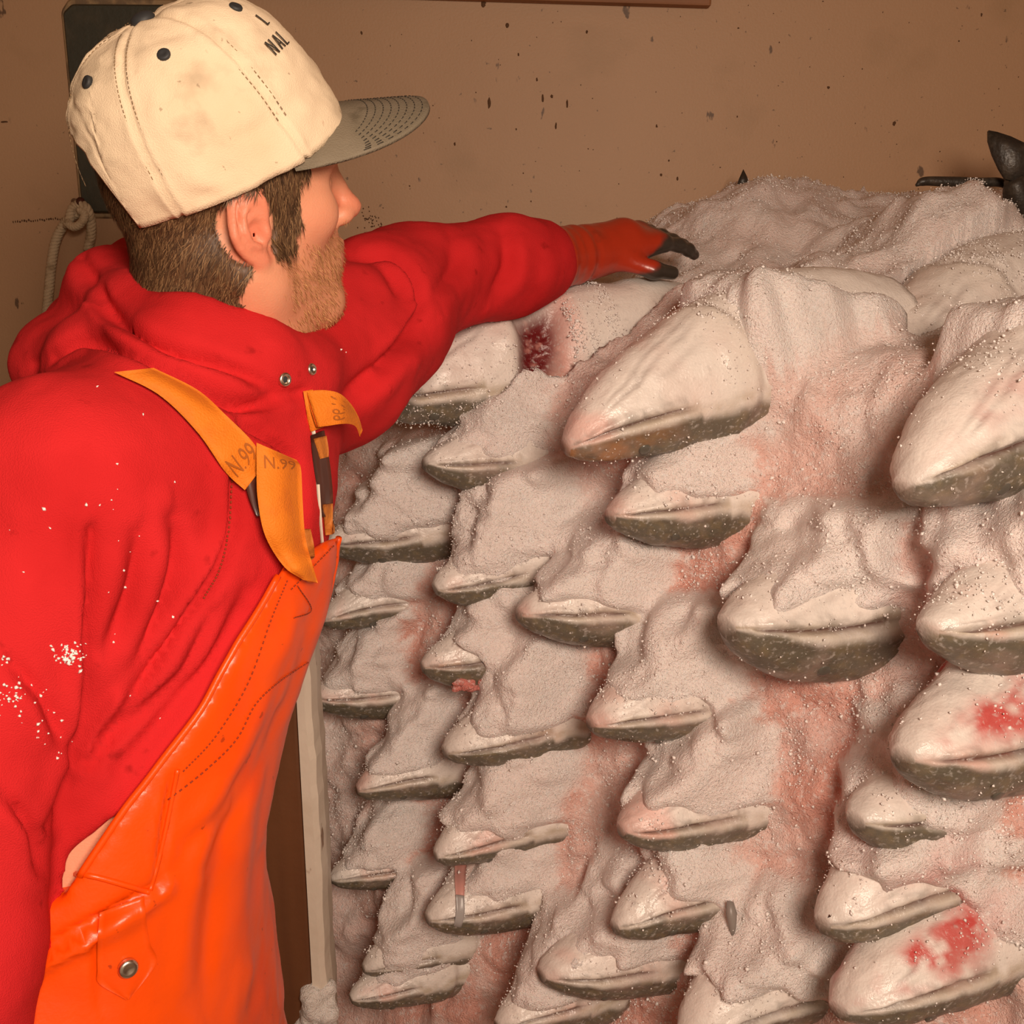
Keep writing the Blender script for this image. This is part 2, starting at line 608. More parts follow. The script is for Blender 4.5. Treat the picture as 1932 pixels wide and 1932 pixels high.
class Fish:
    def __init__(s, tip, out, up, scale):
        s.tip = tip; s.out = unit(out)
        s.lat = unit(np.cross(s.out, up)); s.up = np.cross(s.lat, s.out); s.sc = scale

    def local(s, p):
        q = (p - s.tip) / s.sc
        return -(q @ s.out), q @ s.lat, q @ s.up

    def world(s, S, y, z):
        return s.tip + s.sc * (-S[..., None] * s.out + y[..., None] * s.lat + z[..., None] * s.up)


def plane_tip(px, py, off=0.0):
    r = ray(px, py)
    t = (NF @ (WL + NF * off - CAM)) / (NF @ r)
    return CAM + r * t


def make_dir(yaw, pitch):
    """snout direction; yaw 0 = nominal."""
    a = math.radians(58.0 + yaw)
    o = np.array([-math.sin(a), -math.cos(a), 0.0])
    p = math.radians(pitch)
    return o * math.cos(p) + np.array([0, 0, 1.0]) * math.sin(p)


WHITE = lin(229, 221, 214); PALE = lin(208, 195, 182); DARK = lin(100, 93, 80); OLIVE = lin(150, 130, 92)
PINK = lin(222, 160, 148); GREY = lin(120, 112, 104); BLOOD = lin(190, 38, 34); DEEP = lin(120, 24, 28)


def fish_mesh(F, seed, length=0.40, ochre=0.0, sag=1.3, flab=1.0, cut=False, blood=0.0, jaw=0.0, dark=0.0, ns=84, na=112):
    s = np.concatenate([np.linspace(0, .02, 10)[:-1], np.linspace(.02, .22, 54)[:-1], np.linspace(.22, length, ns - 62)])
    ns = len(s)
    th = np.linspace(-math.pi / 2, 1.5 * math.pi, na, endpoint=False)
    S, T = np.meshgrid(s, th, indexing='ij')
    hv, hd, hw = prof(S, HV), prof(S, HD), prof(S, HW)
    c, sn = np.cos(T), np.sin(T)
    y = hw * np.sign(c) * np.abs(c) ** 0.92
    z = np.where(sn > 0, hv, hd) * np.sign(sn) * np.abs(sn) ** 1.0
    rr0 = np.random.default_rng(seed).uniform(-1, 1, 6)
    y = y * (1 + .09 * rr0[0]); z = z * np.where(sn > 0, 1 + .10 * rr0[1] - .05, 1 + .10 * rr0[2])
    z = z + .014 * rr0[3] * np.maximum(0, 1 - S / .09) ** 2
    y = y + .012 * rr0[4] * np.maximum(0, 1 - S / .10) ** 2
    z = z - sag * np.maximum(0, S - .22) ** 2                     # the body sags into the ice
    A = np.degrees(np.arcsin(np.clip(sn, -1, 1)))        # elevation: +90 belly, -90 back
    lp = np.stack([S * 1.0, y, z], -1)
    nz = fbm(lp + seed * 3.7, 26, seed)
    # mouth slit, jaw plate, branchial folds, gill cover edge
    a_m = 2 - 60 * S + 4 * nz
    end = 1 - sstep(S, .095, .125)
    slit = np.exp(-((A - a_m) / 2.7) ** 2) * end * sstep(S, .004, .02)
    lipu = np.exp(-((A - a_m + 11) / 7.0) ** 2) * sstep(S, .012, .03) * (1 - sstep(S, .12, .14))
    lipl = np.exp(-((A - a_m - 9) / 6.0) ** 2) * sstep(S, .008, .02) * (1 - sstep(S, .08, .12))
    fold = 0
    for k, (a0, a1) in enumerate(((24, 60), (36, 72), (14, 44))):
        ac = a0 + (a1 - a0) * np.clip((S - .025) / .12, 0, 1) ** 0.8 + 6 * nz
        fold = fold + (0.8 - .2 * k) * sstep(fbm(lp, 30, seed + 30 + k), -.35, .2) * np.exp(-((A - ac) / 3.0) ** 2) * sstep(S, .022, .05) * (1 - sstep(S, .12, .16))
    sg = .168 - .022 * np.cos(np.radians(A * 1.5 - 10)) ** 2 * 0 + .018 * np.cos(np.radians((A - 15) * 1.6)) + .004 * nz
    edge = np.exp(-((S - sg) / .0035) ** 2) * (A > -55)
    step = sstep(S, sg - .05, sg) * (1 - sstep(S, sg, sg + .006)) * (A > -55)
    opn = np.exp(-((S - .19 - .012 * np.sin(np.radians(A))) / .027) ** 4) * sstep(A, -22, -8) * (1 - sstep(A, 55, 85)) if cut else 0 * S
    dr = -.0060 * slit + .0022 * lipu + .0018 * lipl + .001 * jaw * lipl - .0017 * fold - .0025 * edge + .0028 * step + .0022 * flab * nz + .004 * (flab - 1) * fbm(lp, 11, seed + 4) + .0014 * fbm(lp, 75, seed + 6) + .0009 * fbm(lp, 140, seed + 5)
    dr = dr - .026 * opn + .004 * opn * fbm(lp, 130, seed + 9)
    rr = np.sqrt(y ** 2 + z ** 2) + 1e-6
    y2, z2 = y + dr * y / rr, z + dr * z / rr
    # colour
    n2 = fbm(lp, 55, seed + 1); n3 = fbm(lp, 180, seed + 2); n4 = fbm(lp, 16, seed + 3)
    bnd = np.where(S < .12, a_m - 7, -12 - 60 * .12 + 30 * (S - .12)) + 7 * nz + dark
    k = sstep(A + 7 * n2 * 1.0, bnd - 10, bnd + 5)[..., None]
    col = DARK * (1 - k) + WHITE * k
    dk = (sstep(n3, -.1, .5) * .30)[..., None]
    col = col * (1 - dk * (1 - k)) + OLIVE * dk * (1 - k)
    o_ = (np.exp(-((A - bnd - 6) / 7.0) ** 2) * .6 * sstep(n2, -.5, .3))[..., None]
    col = col * (1 - o_) + OLIVE * o_
    pk = (sstep(n4, .05, .45) * .55 * (1 - sstep(S, .05, .16)) * k[..., 0])[..., None]
    col = col * (1 - pk) + PINK * pk
    g_ = (np.exp(-((A - a_m - 8) / 9) ** 2) * sstep(n3, -.2, .4) * .5 * (1 - sstep(S, .10, .14)) + .22 * (1 - sstep(S, .0, .018)))[..., None]
    col = col * (1 - g_) + GREY * g_
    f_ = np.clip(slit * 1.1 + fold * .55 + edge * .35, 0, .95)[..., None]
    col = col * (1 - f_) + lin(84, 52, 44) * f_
    pale = (step * .4 * sstep(A, -10, 10))[..., None]
    col = col * (1 - pale) + PALE * pale
    if ochre:
        oc_ = ((1 - k[..., 0]) * (1 - sstep(S, .03, .13)) * sstep(n2, -.4, .3) * ochre)[..., None]
        col = col * (1 - oc_) + lin(168, 112, 62) * oc_
    if blood:
        bm = (np.exp(-((A - 38 - 20 * n4) / 22) ** 2) * sstep(n2, -.35, .25) * np.exp(-((S - .075) / .05) ** 2) * blood)[..., None]
        bm = np.clip(bm, 0, .92)
        col = col * (1 - bm) + BLOOD * bm
    if cut:
        oc = np.clip(opn * 1.1, 0, 1)[..., None]
        gc = DEEP * .7 + (PINK - DEEP * .7) * sstep(n3, .1, .7)[..., None] * .6
        col = col * (1 - oc) + gc * oc
        rim = (np.exp(-((S - .222 - .012 * np.sin(np.radians(A))) / .012) ** 2) * (A > -15) * .75)[..., None]
        col = col * (1 - rim) + PINK * rim
    V = F.world(S, y2, z2)
    verts = V.reshape(-1, 3); cols = col.reshape(-1, 3)
    faces = [tuple(q) for q in grid_faces(ns, na, True)]
    faces.append(tuple(range(na))[::-1])
    faces.append(tuple(ns * na - na + q for q in range(na)))
    return verts, faces, cols, F.world(S, y, z)


# tip px, tip py, offset, scale, yaw, pitch, roll, ice start, options, label
L_ = 'belly-up salmon head '
SALMON = [
    (688, 752, .05, 1.25, 4, -7, -8, .40, dict(cut=True, length=.56, flab=2.2, sag=.55, seed=3), 'topmost salmon under the reaching red arm, gills cut open and bloody'),
    (802, 884, .0, 1.00, 2, -1, 0, .10, dict(), 'small pale salmon head directly below the gill-cut salmon'),
    (1060, 826, .06, 1.28, 4, -12, 0, .30, dict(length=.40, jaw=1, seed=12, ochre=.7), 'large clean salmon head on the top row, ochre snout, whole gill cover bare of ice'),
    (1154, 978, .0, 1.12, 0, -3, 4, .11, dict(jaw=.6), 'frosted salmon head below the large ochre-snouted top one'),
    (1708, 888, .06, 1.40, -4, -8, 6, .21, dict(blood=.25, dark=8, seed=21), 'big glossy dark-lipped salmon head at the right edge, uppermost of those heads'),
    (1362, 1215, .03, 1.62, 0, -3, 2, .14, dict(jaw=.5), 'biggest broad-bellied salmon head in the middle of the right half'),
    (1775, 1225, .05, 1.45, -6, -5, 10, .10, dict(jaw=1), 'wrinkle-jawed salmon head at the right edge below the glossy one'),
    (618, 1035, -.02, 1.10, 18, -10, 0, .10, dict(), 'rust-marked salmon head uppermost beside the orange bib'),
    (605, 1152, -.02, 1.05, 6, -3, 0, .10, dict(), 'shiny flat-lipped salmon head second beside the orange bib'),
    (588, 1325, -.02, 1.05, 6, -4, 0, .09, dict(blood=.2), 'dark-chinned salmon head third beside the orange bib'),
    (822, 1125, .0, .98, 4, -14, 0, .09, dict(), 'tilted salmon head with olive lip, left of the slim thin-lipped one'),
    (984, 1162, .01, 1.12, 4, 2, 0, .12, dict(), 'slim horizontal salmon head with a long thin mouth line'),
    (803, 1268, .01, 1.04, 2, -5, 2, .10, dict(dark=6), 'dark-edged salmon head with pink slush hanging off its chin'),
    (1116, 1362, .01, 1.16, 2, -2, 2, .10, dict(), 'salmon head with pointed pink tip, tucked under the slim thin-lipped one'),
    (845, 1425, .01, 1.08, 2, -8, 2, .10, dict(dark=5), 'salmon head with thick dark speckled back below the slush-chinned one'),
    (672, 1480, -.01, .90, 4, -2, 4, .08, dict(), 'small salmon head nearest the top of the white board edge'),
    (1166, 1575, .01, 1.22, 2, -4, 2, .11, dict(jaw=.5), 'rough frosted salmon head with a clean grey lip, centre bottom'),
    (1606, 1575, .0, 1.38, 0, -3, 4, .08, dict(dark=4), 'wet salmon head jammed under the blood-streaked one at right'),
    (1712, 1455, .06, 1.42, -4, -3, 2, .19, dict(blood=1.35, jaw=1), 'salmon head with bright blood streaks over its jaw at the right edge'),
    (817, 1607, .01, 1.06, 4, -7, 0, .11, dict(blood=.2), 'pink-snouted wedge-shaped salmon head above the tag-strapped one'),
    (624, 1655, -.02, .88, 4, 0, 4, .08, dict(), 'stubby salmon head touching the white board edge half way down'),
    (806, 1735, .01, 1.05, 2, -2, 6, .12, dict(), 'salmon head with a pink and grey strip across its jaw'),
    (1160, 1735, .01, 1.02, 0, -2, 6, .11, dict(jaw=1), 'rounded pink salmon head with a small grey fin behind it'),
    (1562, 1730, .02, 1.30, -2, -4, 2, .13, dict(blood=.15), 'long rounded salmon head in the lower right corner area'),
    (1030, 1850, .01, 1.12, 2, 0, 0, .12, dict(), 'salmon head near the bottom edge with a level olive lip'),
    (688, 1820, -.01, .85, 4, -2, 0, .06, dict(dark=4), 'mostly buried salmon head with slush on top near the white board edge'),
    (660, 1885, .0, .82, 6, -6, 6, .10, dict(), 'bottommost small salmon head beside the white board edge'),
    (1598, 1895, .03, 1.30, -2, -3, 6, .19, dict(blood=1.8, jaw=1), 'salmon head with a big red blood patch in the bottom right corner'),
    (1285, 1930, .01, 1.35, 0, -4, 0, .13, dict(), 'broad salmon head cut off by the bottom edge of the picture'),
    (942, 1930, .01, .95, 0, -2, 6, .07, dict(), 'lumpy half-buried salmon head at the bottom edge, left of the broad one'),
]
FISH = []
for i, (px, py, off, scl, yaw, pit, roll, s0, opt, lab) in enumerate(SALMON):
    tip = plane_tip(px, py, off)
    out = make_dir(yaw, pit)
    lat = unit(np.cross(out, [0, 0, 1.0]))
    upv = np.cross(lat, out)
    rl = math.radians(roll + 7)
    upv = upv * math.cos(rl) + lat * math.sin(rl)
    F = Fish(tip, out, upv, scl * .98)
    F.s0 = s0 * .62 if s0 < .35 else s0; F.opt = dict(opt); F.lab = lab; F.i = i
    FISH.append(F)
# one more salmon lying on top, belly up, behind the first row
F = Fish(P(1592, 742, 1.33), make_dir(-6, -10), np.array([-.1, .05, 1.0]), 1.45)
F.s0 = .9; F.opt = dict(length=.55, seed=41, flab=2.2); F.lab = 'pale salmon lying flat on top of the ice behind the first row'; F.i = 30
FISH.append(F)
F = Fish(P(1884, 555, 1.42), make_dir(-10, -4), np.array([0, 0, 1.0]), 1.05)
F.s0 = .05; F.opt = dict(length=.35, seed=43, dark=40); F.lab = 'dark salmon snout poking from the ice top at the right edge'; F.i = 31
FISH.append(F)

for F in FISH:
    o = dict(F.opt); seed = o.pop('seed', 100 + F.i * 7)
    base = F.tip.copy()
    root = empty('salmon', F.tip - F.out * .18 * F.sc - F.up * .05, F.lab, 'fish', 'belly-up salmon packed in the ice')
    vv, ff, cc, _ = fish_mesh(F, seed, **o)
    F.skin = vv; F.colr = cc
    build('body', vv, ff, M['fish'], root, colors=cc)
    if F.opt.get('length', .4) < .58:
        for sd in (1, -1):
            S = np.array([.064]); A = math.radians(-48)
            yy = sd * prof(S, HW) * math.cos(A) * 1.0; zz = prof(S, HD) * math.sin(A)
            c0 = F.world(S, yy, zz)[0]
            c0 = vv[np.argmin(((vv - c0) ** 2).sum(1))]
            ax = unit(F.lat * sd * .8 - F.up * .55 + F.out * .25)
            ve, fe = disc_profile([(.0058 * F.sc, -.004), (.0058 * F.sc, .0002), (.0040 * F.sc, .0010), (.0016 * F.sc, .0013)], c0, ax, 16)
            build('eye', ve, fe, M['eye_fish'], root)
    F.root = root

# fins and scraps that belong to single fish
def leaf(base, tip, side, width, thick, n=10, bend=0.0, nrm=None):
    base, tip = np.array(base), np.array(tip)
    t = np.linspace(0, 1, n)
    prof_ = np.sin(np.clip(t * .92 + .08, 0, 1) * math.pi) ** .7 * width
    ax = tip - base
    nrm = unit(np.cross(ax, side)) if nrm is None else nrm
    cen = base + t[:, None] * ax + (bend * t ** 2)[:, None] * nrm
    sd = unit(side)
    V = []
    for k in range(n):
        V += [cen[k] - sd * prof_[k] / 2, cen[k] + nrm * thick, cen[k] + sd * prof_[k] / 2, cen[k] - nrm * thick]
    f = [tuple(q) for q in grid_faces(n, 4, True)]
    f += [(3, 2, 1, 0), tuple(4 * n - 4 + q for q in range(4))]
    return np.array(V), f

# ------------------------------------------------------------------ ice heap
NU = 410
us = np.linspace(-0.40, 1.30, NU)
REC = 0.125
zt = np.concatenate([np.linspace(1.40, 0.45, 240), np.linspace(0.45, -0.005, 24)[1:]])
edge_pt = WL - NF * REC
E0 = edge_pt + DN * ((edge_pt[2] - 1.40) / math.cos(TILT))
rows = []
NT = 150
wtop = (np.linspace(0, 1, NT) ** 1.15)[1:]
E = E0 + us[:, None] * EU                                        # (NU,3)
face = E[:, None] + DN * ((1.40 - zt) / math.cos(TILT))[None, :, None]
Wlen = (YW - 0.002 - E[:, 1]) / 0.811
top = E[:, None] - NH * (Wlen[:, None] * wtop[None])[..., None]
top[..., 2] = 1.40 + (0.10 + .155 * sstep(top[..., 0], .02, .42)) * wtop[None] ** 0.75
G = np.concatenate([face[:, ::-1], top], 1)                      # (NU, NV, 3)
NV = G.shape[1]
kz = len(zt) - 1
for _ in range(30):                                              # round the brow of the heap
    a, b = kz - 26, kz + 26
    G[:, a:b] = 0.5 * G[:, a:b] + 0.25 * (G[:, a - 1:b - 1] + G[:, a + 1:b + 1])
du = np.gradient(G, axis=0); dv = np.gradient(G, axis=1)
Nn = unit(np.cross(du, dv))
if (Nn[NU // 2, 100] @ NF) < 0: Nn = -Nn
flat = G.reshape(-1, 3); fn_ = Nn.reshape(-1, 3)
lump = 0.030 * fbm(flat, 9, 3) + 0.014 * fbm(flat, 24, 4) + 0.005 * fbm(flat, 70, 5)
rid = 1 - np.abs(fbm(flat, 13, 8))
lump = lump + 0.022 * rid ** 4 - .008
H = lump.copy()
topmask = sstep(flat[:, 2], 1.40, 1.47)
# rubbly clods along the back of the heap
for (bx, by, bd, r, hgt) in ((1395, 392, 1.85, .11, .05), (1460, 380, 1.9, .08, .035), (1770, 400, 1.62, .12, .05), (1860, 415, 1.6, .11, .05), (1700, 440, 1.6, .07, .03),
                             (1560, 500, 1.5, .10, .03), (1235, 545, 1.50, .10, .045)):
    c = P(bx, by, bd)
    d2 = ((flat[:, :2] - c[:2]) ** 2).sum(1)
    H += topmask * hgt * np.exp(-(d2 / r ** 2)) * (1 + .35 * fbm(flat, 22, 21))
HM = np.full(len(flat), -1.0)
nzy = fbm(flat, 45, 31); nzz = fbm(flat, 38, 32); nzf = fbm(flat, 110, 33)
lev = np.linspace(.19, -.02, 64)
stain = np.zeros(len(flat))
for F in FISH:
    mid = F.tip - F.out * .14 * F.sc
    near = np.nonzero(((flat - mid) ** 2).sum(1) < .34 ** 2)[0]
    if len(near) == 0: continue
    p0, n0 = flat[near], fn_[near]
    best = np.full(len(near), -1.0)
    s0 = F.s0
    for h in (lev if s0 < .35 else []):
        S, y, z = F.local(p0 + n0 * h)
        S2 = S + .024 * nzz[near] + .008 * nzf[near]
        hv = prof(S2, HV); hw = prof(S2, HW)
        ztop = hv + .013 + (0.85 if s0 < .12 else .22) * np.maximum(S2 - s0, 0) + .012 * nzz[near]
        zz = np.clip(z / .2, 0, 1)
        wid = hw * (1.0 - .25 * zz) + .010 + .018 * nzy[near] + .008 * nzf[near]
        prob = (S2 > s0) & (z > .25 * hv - .01) & (z < np.minimum(ztop, .125 / F.sc)) & (S2 < .36) & (np.abs(y + .03 * zz * nzy[near]) < wid)
        if s0 < .125 and not F.opt.get('blood', 0) > .3 and F.opt.get('jaw', 0) < .9:      # thin crust along the belly
            prob |= (S2 > .030 + .02 * nzy[near]) & (S2 < .30) & (z > (.46 + .35 * nzy[near]) * hv) & (z < hv + .005 + .006 * nzf[near]) & (np.abs(y) < hw + .004)
        best = np.where((best < -.5) & prob, h, best)
    HM[near] = np.maximum(HM[near], best)
    S, y, z = F.local(p0)
    dr = np.exp(-(y / .06) ** 2) * sstep(-z, .03, .07) * (1 - sstep(-z, .12, .24)) * sstep(S, .05, .1)
    stain[near] = np.maximum(stain[near], dr)
HM = np.where(topmask > .02, np.minimum(HM, .16 - .12 * topmask), HM)
mnd = sstep(HM - H, .0, .02)
H = np.where(HM > H, HM + .35 * (lump) + .006 * nzf + .005 * fbm(flat, 75, 34), H)
# slab of pink ice on the glossy salmon at right
Hg = H.reshape(NU, NV)
for _ in range(7):
    Hg[1:-1, 1:-1] = .4 * Hg[1:-1, 1:-1] + .15 * (Hg[:-2, 1:-1] + Hg[2:, 1:-1] + Hg[1:-1, :-2] + Hg[1:-1, 2:])
H = Hg.reshape(-1)
gran = sstep(fbm(flat, 18, 36), -.4, .5)
H = H + (.0022 * vnoise(flat, 230, 37) + .0030 * vnoise(flat, 120, 38)) * (.35 + .65 * gran)
# tuck the ice in under bare top fish
for F in FISH:
    if F.s0 < .35: continue
    mid = F.tip - F.out * .22 * F.sc
    near = np.nonzero(((flat - mid) ** 2).sum(1) < .45 ** 2)[0]
    for _ in range(22):
        S, y, z = F.local(flat[near] + fn_[near] * H[near][:, None])
        ins = (S > -.03) & (S < .36) & ((y / (prof(S, HW) * 1.12)) ** 2 + (z / (prof(S, HV) * 1.25)) ** 2 < 1) & (z > -.25 * prof(S, HD))
        H[near] -= .006 * ins * (1 - sstep(S, .26, .36))
ICEV = flat + fn_ * H[:, None]
ICEV[:, 2] = np.maximum(ICEV[:, 2], .001)
ICEV[:, 1] = np.minimum(ICEV[:, 1], YW - .001)
st = np.clip(0.62 + .42 * fbm(flat, 5, 51) + .30 * fbm(flat, 17, 52) + .75 * stain * (0.6 + .6 * fbm(flat, 20, 53)), 0, 1)
st *= (1 - .6 * topmask) * (1 - .85 * mnd)
c_w = lin(246, 238, 234); c_p = lin(230, 172, 156); c_r = lin(216, 146, 130)
icol = c_w + (c_p - c_w) * st[:, None] * .9
deep = sstep(st, .75, 1.1)[:, None] * .4
icol = icol * (1 - deep) + c_r * deep
for F in FISH:
    if F.opt.get('blood', 0) < 1: continue
    S, y, z = F.local(ICEV)
    bs = np.exp(-((S - .11) / .05) ** 2 - (y / .05) ** 2 - ((z - .06) / .05) ** 2) * sstep(fbm(flat, 28, 66), -.25, .3)
    bs = np.clip(bs * 1.1, 0, .8)[:, None]
    icol = icol * (1 - bs) + lin(206, 70, 60) * bs
gr = (sstep(fbm(flat, 30, 61), .15, .6) * .22)[:, None]
icol = icol * (1 - gr) + lin(176, 172, 166) * gr
build_f = grid_faces(NU, NV)
build_f = build_f[:, ::-1] if np.cross(ICEV[build_f[0, 1]] - ICEV[build_f[0, 0]], ICEV[build_f[0, 2]] - ICEV[build_f[0, 0]]) @ NF < 0 else build_f
ice = build('ice_heap', ICEV, build_f, M['ice'], colors=icol)
tag(ice, 'heap of crushed pink-stained ice that the salmon are packed in', 'ice', kind='stuff')

# loose grains on the heap and on the upper sides of the fish
def grains(pts, size, seed):
    r = np.random.default_rng(seed)
    n = len(pts)
    oct_ = np.array([[1, 0, 0], [-1, 0, 0], [0, 1, 0], [0, -1, 0], [0, 0, 1], [0, 0, -1]], float)
    of = np.array([[0, 2, 4], [2, 1, 4], [1, 3, 4], [3, 0, 4], [2, 0, 5], [1, 2, 5], [3, 1, 5], [0, 3, 5]])
    ax = unit(r.normal(size=(n, 3))); bx = unit(np.cross(ax, r.normal(size=(n, 3)))); cx = np.cross(ax, bx)
    R = np.stack([ax, bx, cx], 1)
    k = size[:, None, None] * (oct_[None] * r.uniform(.55, 1.35, (n, 6, 1)) * r.uniform(.6, 1.4, (n, 1, 3)))
    V = pts[:, None] + np.einsum('nki,nij->nkj', k, R)
    Fc = (of[None] + 6 * np.arange(n)[:, None, None]).reshape(-1, 3)
    return V.reshape(-1, 3), Fc


vis = np.nonzero((flat[:, 2] > .55))[0]
vn = sstep(fbm(flat[vis], 22, 71), -.25, .5) + .15
NG = 120000
pick = rng.choice(vis, NG, p=vn / vn.sum())
gp = ICEV[pick] + rng.normal(0, .0020, (NG, 3)) * np.array([1, 1, 1])
gs = rng.gamma(3.0, .00024, NG) + .00035
gp[:, 1] = np.minimum(gp[:, 1], YW - .006)
v1, f1 = grains(gp, gs, 5)
g = build('ice_grains', v1, f1, M['crystal'], smooth=False)
tag(g, 'loose glittering ice grains scattered over the ice heap', 'ice', kind='stuff')
for F in FISH:
    S, y, z = F.local(F.skin)
    sel = np.nonzero((S > .015) & (S < .3))[0]
    el = z[sel] / np.where(z[sel] > 0, prof(S[sel], HV), prof(S[sel], HD))
    start = F.s0 if F.s0 < .35 else .22
    pr = sstep(S[sel], start - .085, start + .01) * sstep(el, -.2, .3) * sstep(fbm(F.skin[sel], 40, 80 + F.i), -.3, .35) + .02
    if F.opt.get('cut'): pr *= np.abs(S[sel] - .19) > .034
    pr += .03 * (0 if F.opt.get('cut') else 1) * sstep(-el, .15, .5) * sstep(fbm(F.skin[sel], 50, 180 + F.i), -.1, .4)
    n = int(1300 * (F.sc ** 2) * (1 if F.s0 < .35 else 2.5))
    pk = rng.choice(sel, n, p=pr / pr.sum())
    v2, f2 = grains(F.skin[pk] + rng.normal(0, .0025, (n, 3)) + F.out * (rng.uniform(-.010, .010, (n, 1)) * (S[pk] > .2)[:, None]), rng.gamma(3, .00022, n) + .0004, 90 + F.i)
    fr = build('frost_grains', v2, f2, M['crystal'], F.root, smooth=False)
    tag(fr, kind='stuff')
# ------------------------------------------------------------------ the fisherman
FB = unit(np.array([.95, -.31, 0])); RB = unit(np.array([-.31, -.95, 0]))       # body: forward, right
MAN = empty('person', (-0.34, 0.86, 0.0), 'fisherman in red hoodie, orange bib overalls and pale cap reaching over the fish', 'person')
TZ = np.array([.80, .90, 1.05, 1.15, 1.25, 1.35, 1.42, 1.48, 1.53])
TX = np.array([-.392, -.388, -.372, -.345, -.312, -.295, -.287, -.284, -.280])
TY = np.array([.845, .851, .866, .890, .925, .962, .990, 1.02, 1.03])
TA = np.array([.125, .130, .120, .114, .116, .118, .108, .085, .055])
TB = np.array([.165, .160, .148, .144, .148, .155, .150, .12, .06])


def torso(F, grow=0.0, z0=.80, z1=1.53, k=.03, ga=0.0):
    def fn(x, y, z):
        zc = np.clip(z, z0, z1)
        cx, cy = np.interp(zc, TZ, TX), np.interp(zc, TZ, TY)
        a, b = np.interp(zc, TZ, TA) + grow + ga, np.interp(zc, TZ, TB) + grow
        X, Y = x - cx, y - cy
        q = np.sqrt(((X * FB[0] + Y * FB[1]) / a) ** 2 + ((X * RB[0] + Y * RB[1]) / b) ** 2 + 1e-9)
        d = (q - 1) * np.minimum(a, b)
        return np.sqrt(np.maximum(d, 0) ** 2 + (z - zc) ** 2) + np.minimum(d, 0)
    F.put(fn, (-.62, .6, z0), (-.05, 1.3, z1), k)


# joints
SHR, ELR, WRR = P(108, 925, .86), P(-72, 1500, .80), P(-100, 2120, .78)
SHL, ELL, WRL = P(610, 680, 1.17), P(775, 538, 1.33), P(1120, 474, 1.53)
KNL = P(1226, 446, 1.58)
NECK = P(395, 655, 1.02)

# ---- head frame
def frame(yaw, pit, roll):
    yaw, pit, roll = map(math.radians, (yaw, pit, roll))
    F_ = np.array([math.cos(yaw) * math.cos(pit), math.sin(yaw) * math.cos(pit), math.sin(pit)])
    R0 = unit(np.cross(F_, [0, 0, 1.0])); U0 = np.cross(R0, F_)
    U_ = U0 * math.cos(roll) + R0 * math.sin(roll)
    return F_, np.cross(F_, U_), U_


hF, hR, hU = frame(32.5, 9.0, 11.0)
HS = 1.05
HO = P(425, 398, .97)


def HL(f, r, u):
    return HO + HS * (f * hF + r * hR + u * hU)


def hlocal(p):
    q = (p - HO) / HS
    return q @ hF, q @ hR, q @ hU


RH = np.stack([hF, hR, hU])
B = Field((-.52, .74, .98), (-.09, 1.25, 1.80), .0030)
torso(B, -.004, .98, 1.155, .03)
torso(B, -.024, .98, 1.40, .03)
B.ell(HL(-.008, 0, .052), (.100, .077, .080), RH, .02)
B.ell(HL(.032, 0, .030), (.062, .066, .068), RH, .03)
B.ell(HL(.040, 0, -.022), (.050, .058, .060), RH, .03)
for s in (1, -1):
    B.cone(HL(.008, .052 * s, -.050), HL(.068, .016 * s, -.092), .021, .019, .025)
    B.ell(HL(.058, .045 * s, -.004), (.022, .018, .018), RH, .02)
    B.cone(HL(.092, 0, .040), HL(.072, .044 * s, .040), .010, .010, .015)
    B.ell(HL(.102, .012 * s, -.018), (.010, .007, .008), RH, .006)
    B.ell(HL(.092, .032 * s, .018), (.016, .016, .012), RH, .012, sub=True)
    B.ell(HL(.073, .031 * s, .018), (.0125, .0125, .0125), RH, .003)
    B.cone(HL(-.01, .058 * s, -.035), P(520, 680, 1.02), .022, .018, .03)
B.ell(HL(.076, 0, -.090), (.021, .024, .019), RH, .02)
B.cone(HL(.094, 0, .030), HL(.112, 0, -.012), .0075, .0095, .012)
B.ell(HL(.115, 0, -.014), (.0098, .0098, .0088), RH, .008)
B.ell(HL(.074, 0, -.050), (.027, .033, .028), RH, .02)
for s in (1, -1):
    B.cone(HL(.0995, 0, -.045), HL(.087, .022 * s, -.050), .0052, .003, .005)
    B.cone(HL(.0975, 0, -.0565), HL(.087, .020 * s, -.0525), .0058, .003, .005)
B.cone(HL(-.022, 0, -.03), NECK, .060, .064, .03)
B.cone(HL(.02, 0, -.085), P(505, 700, 1.03), .035, .045, .03)


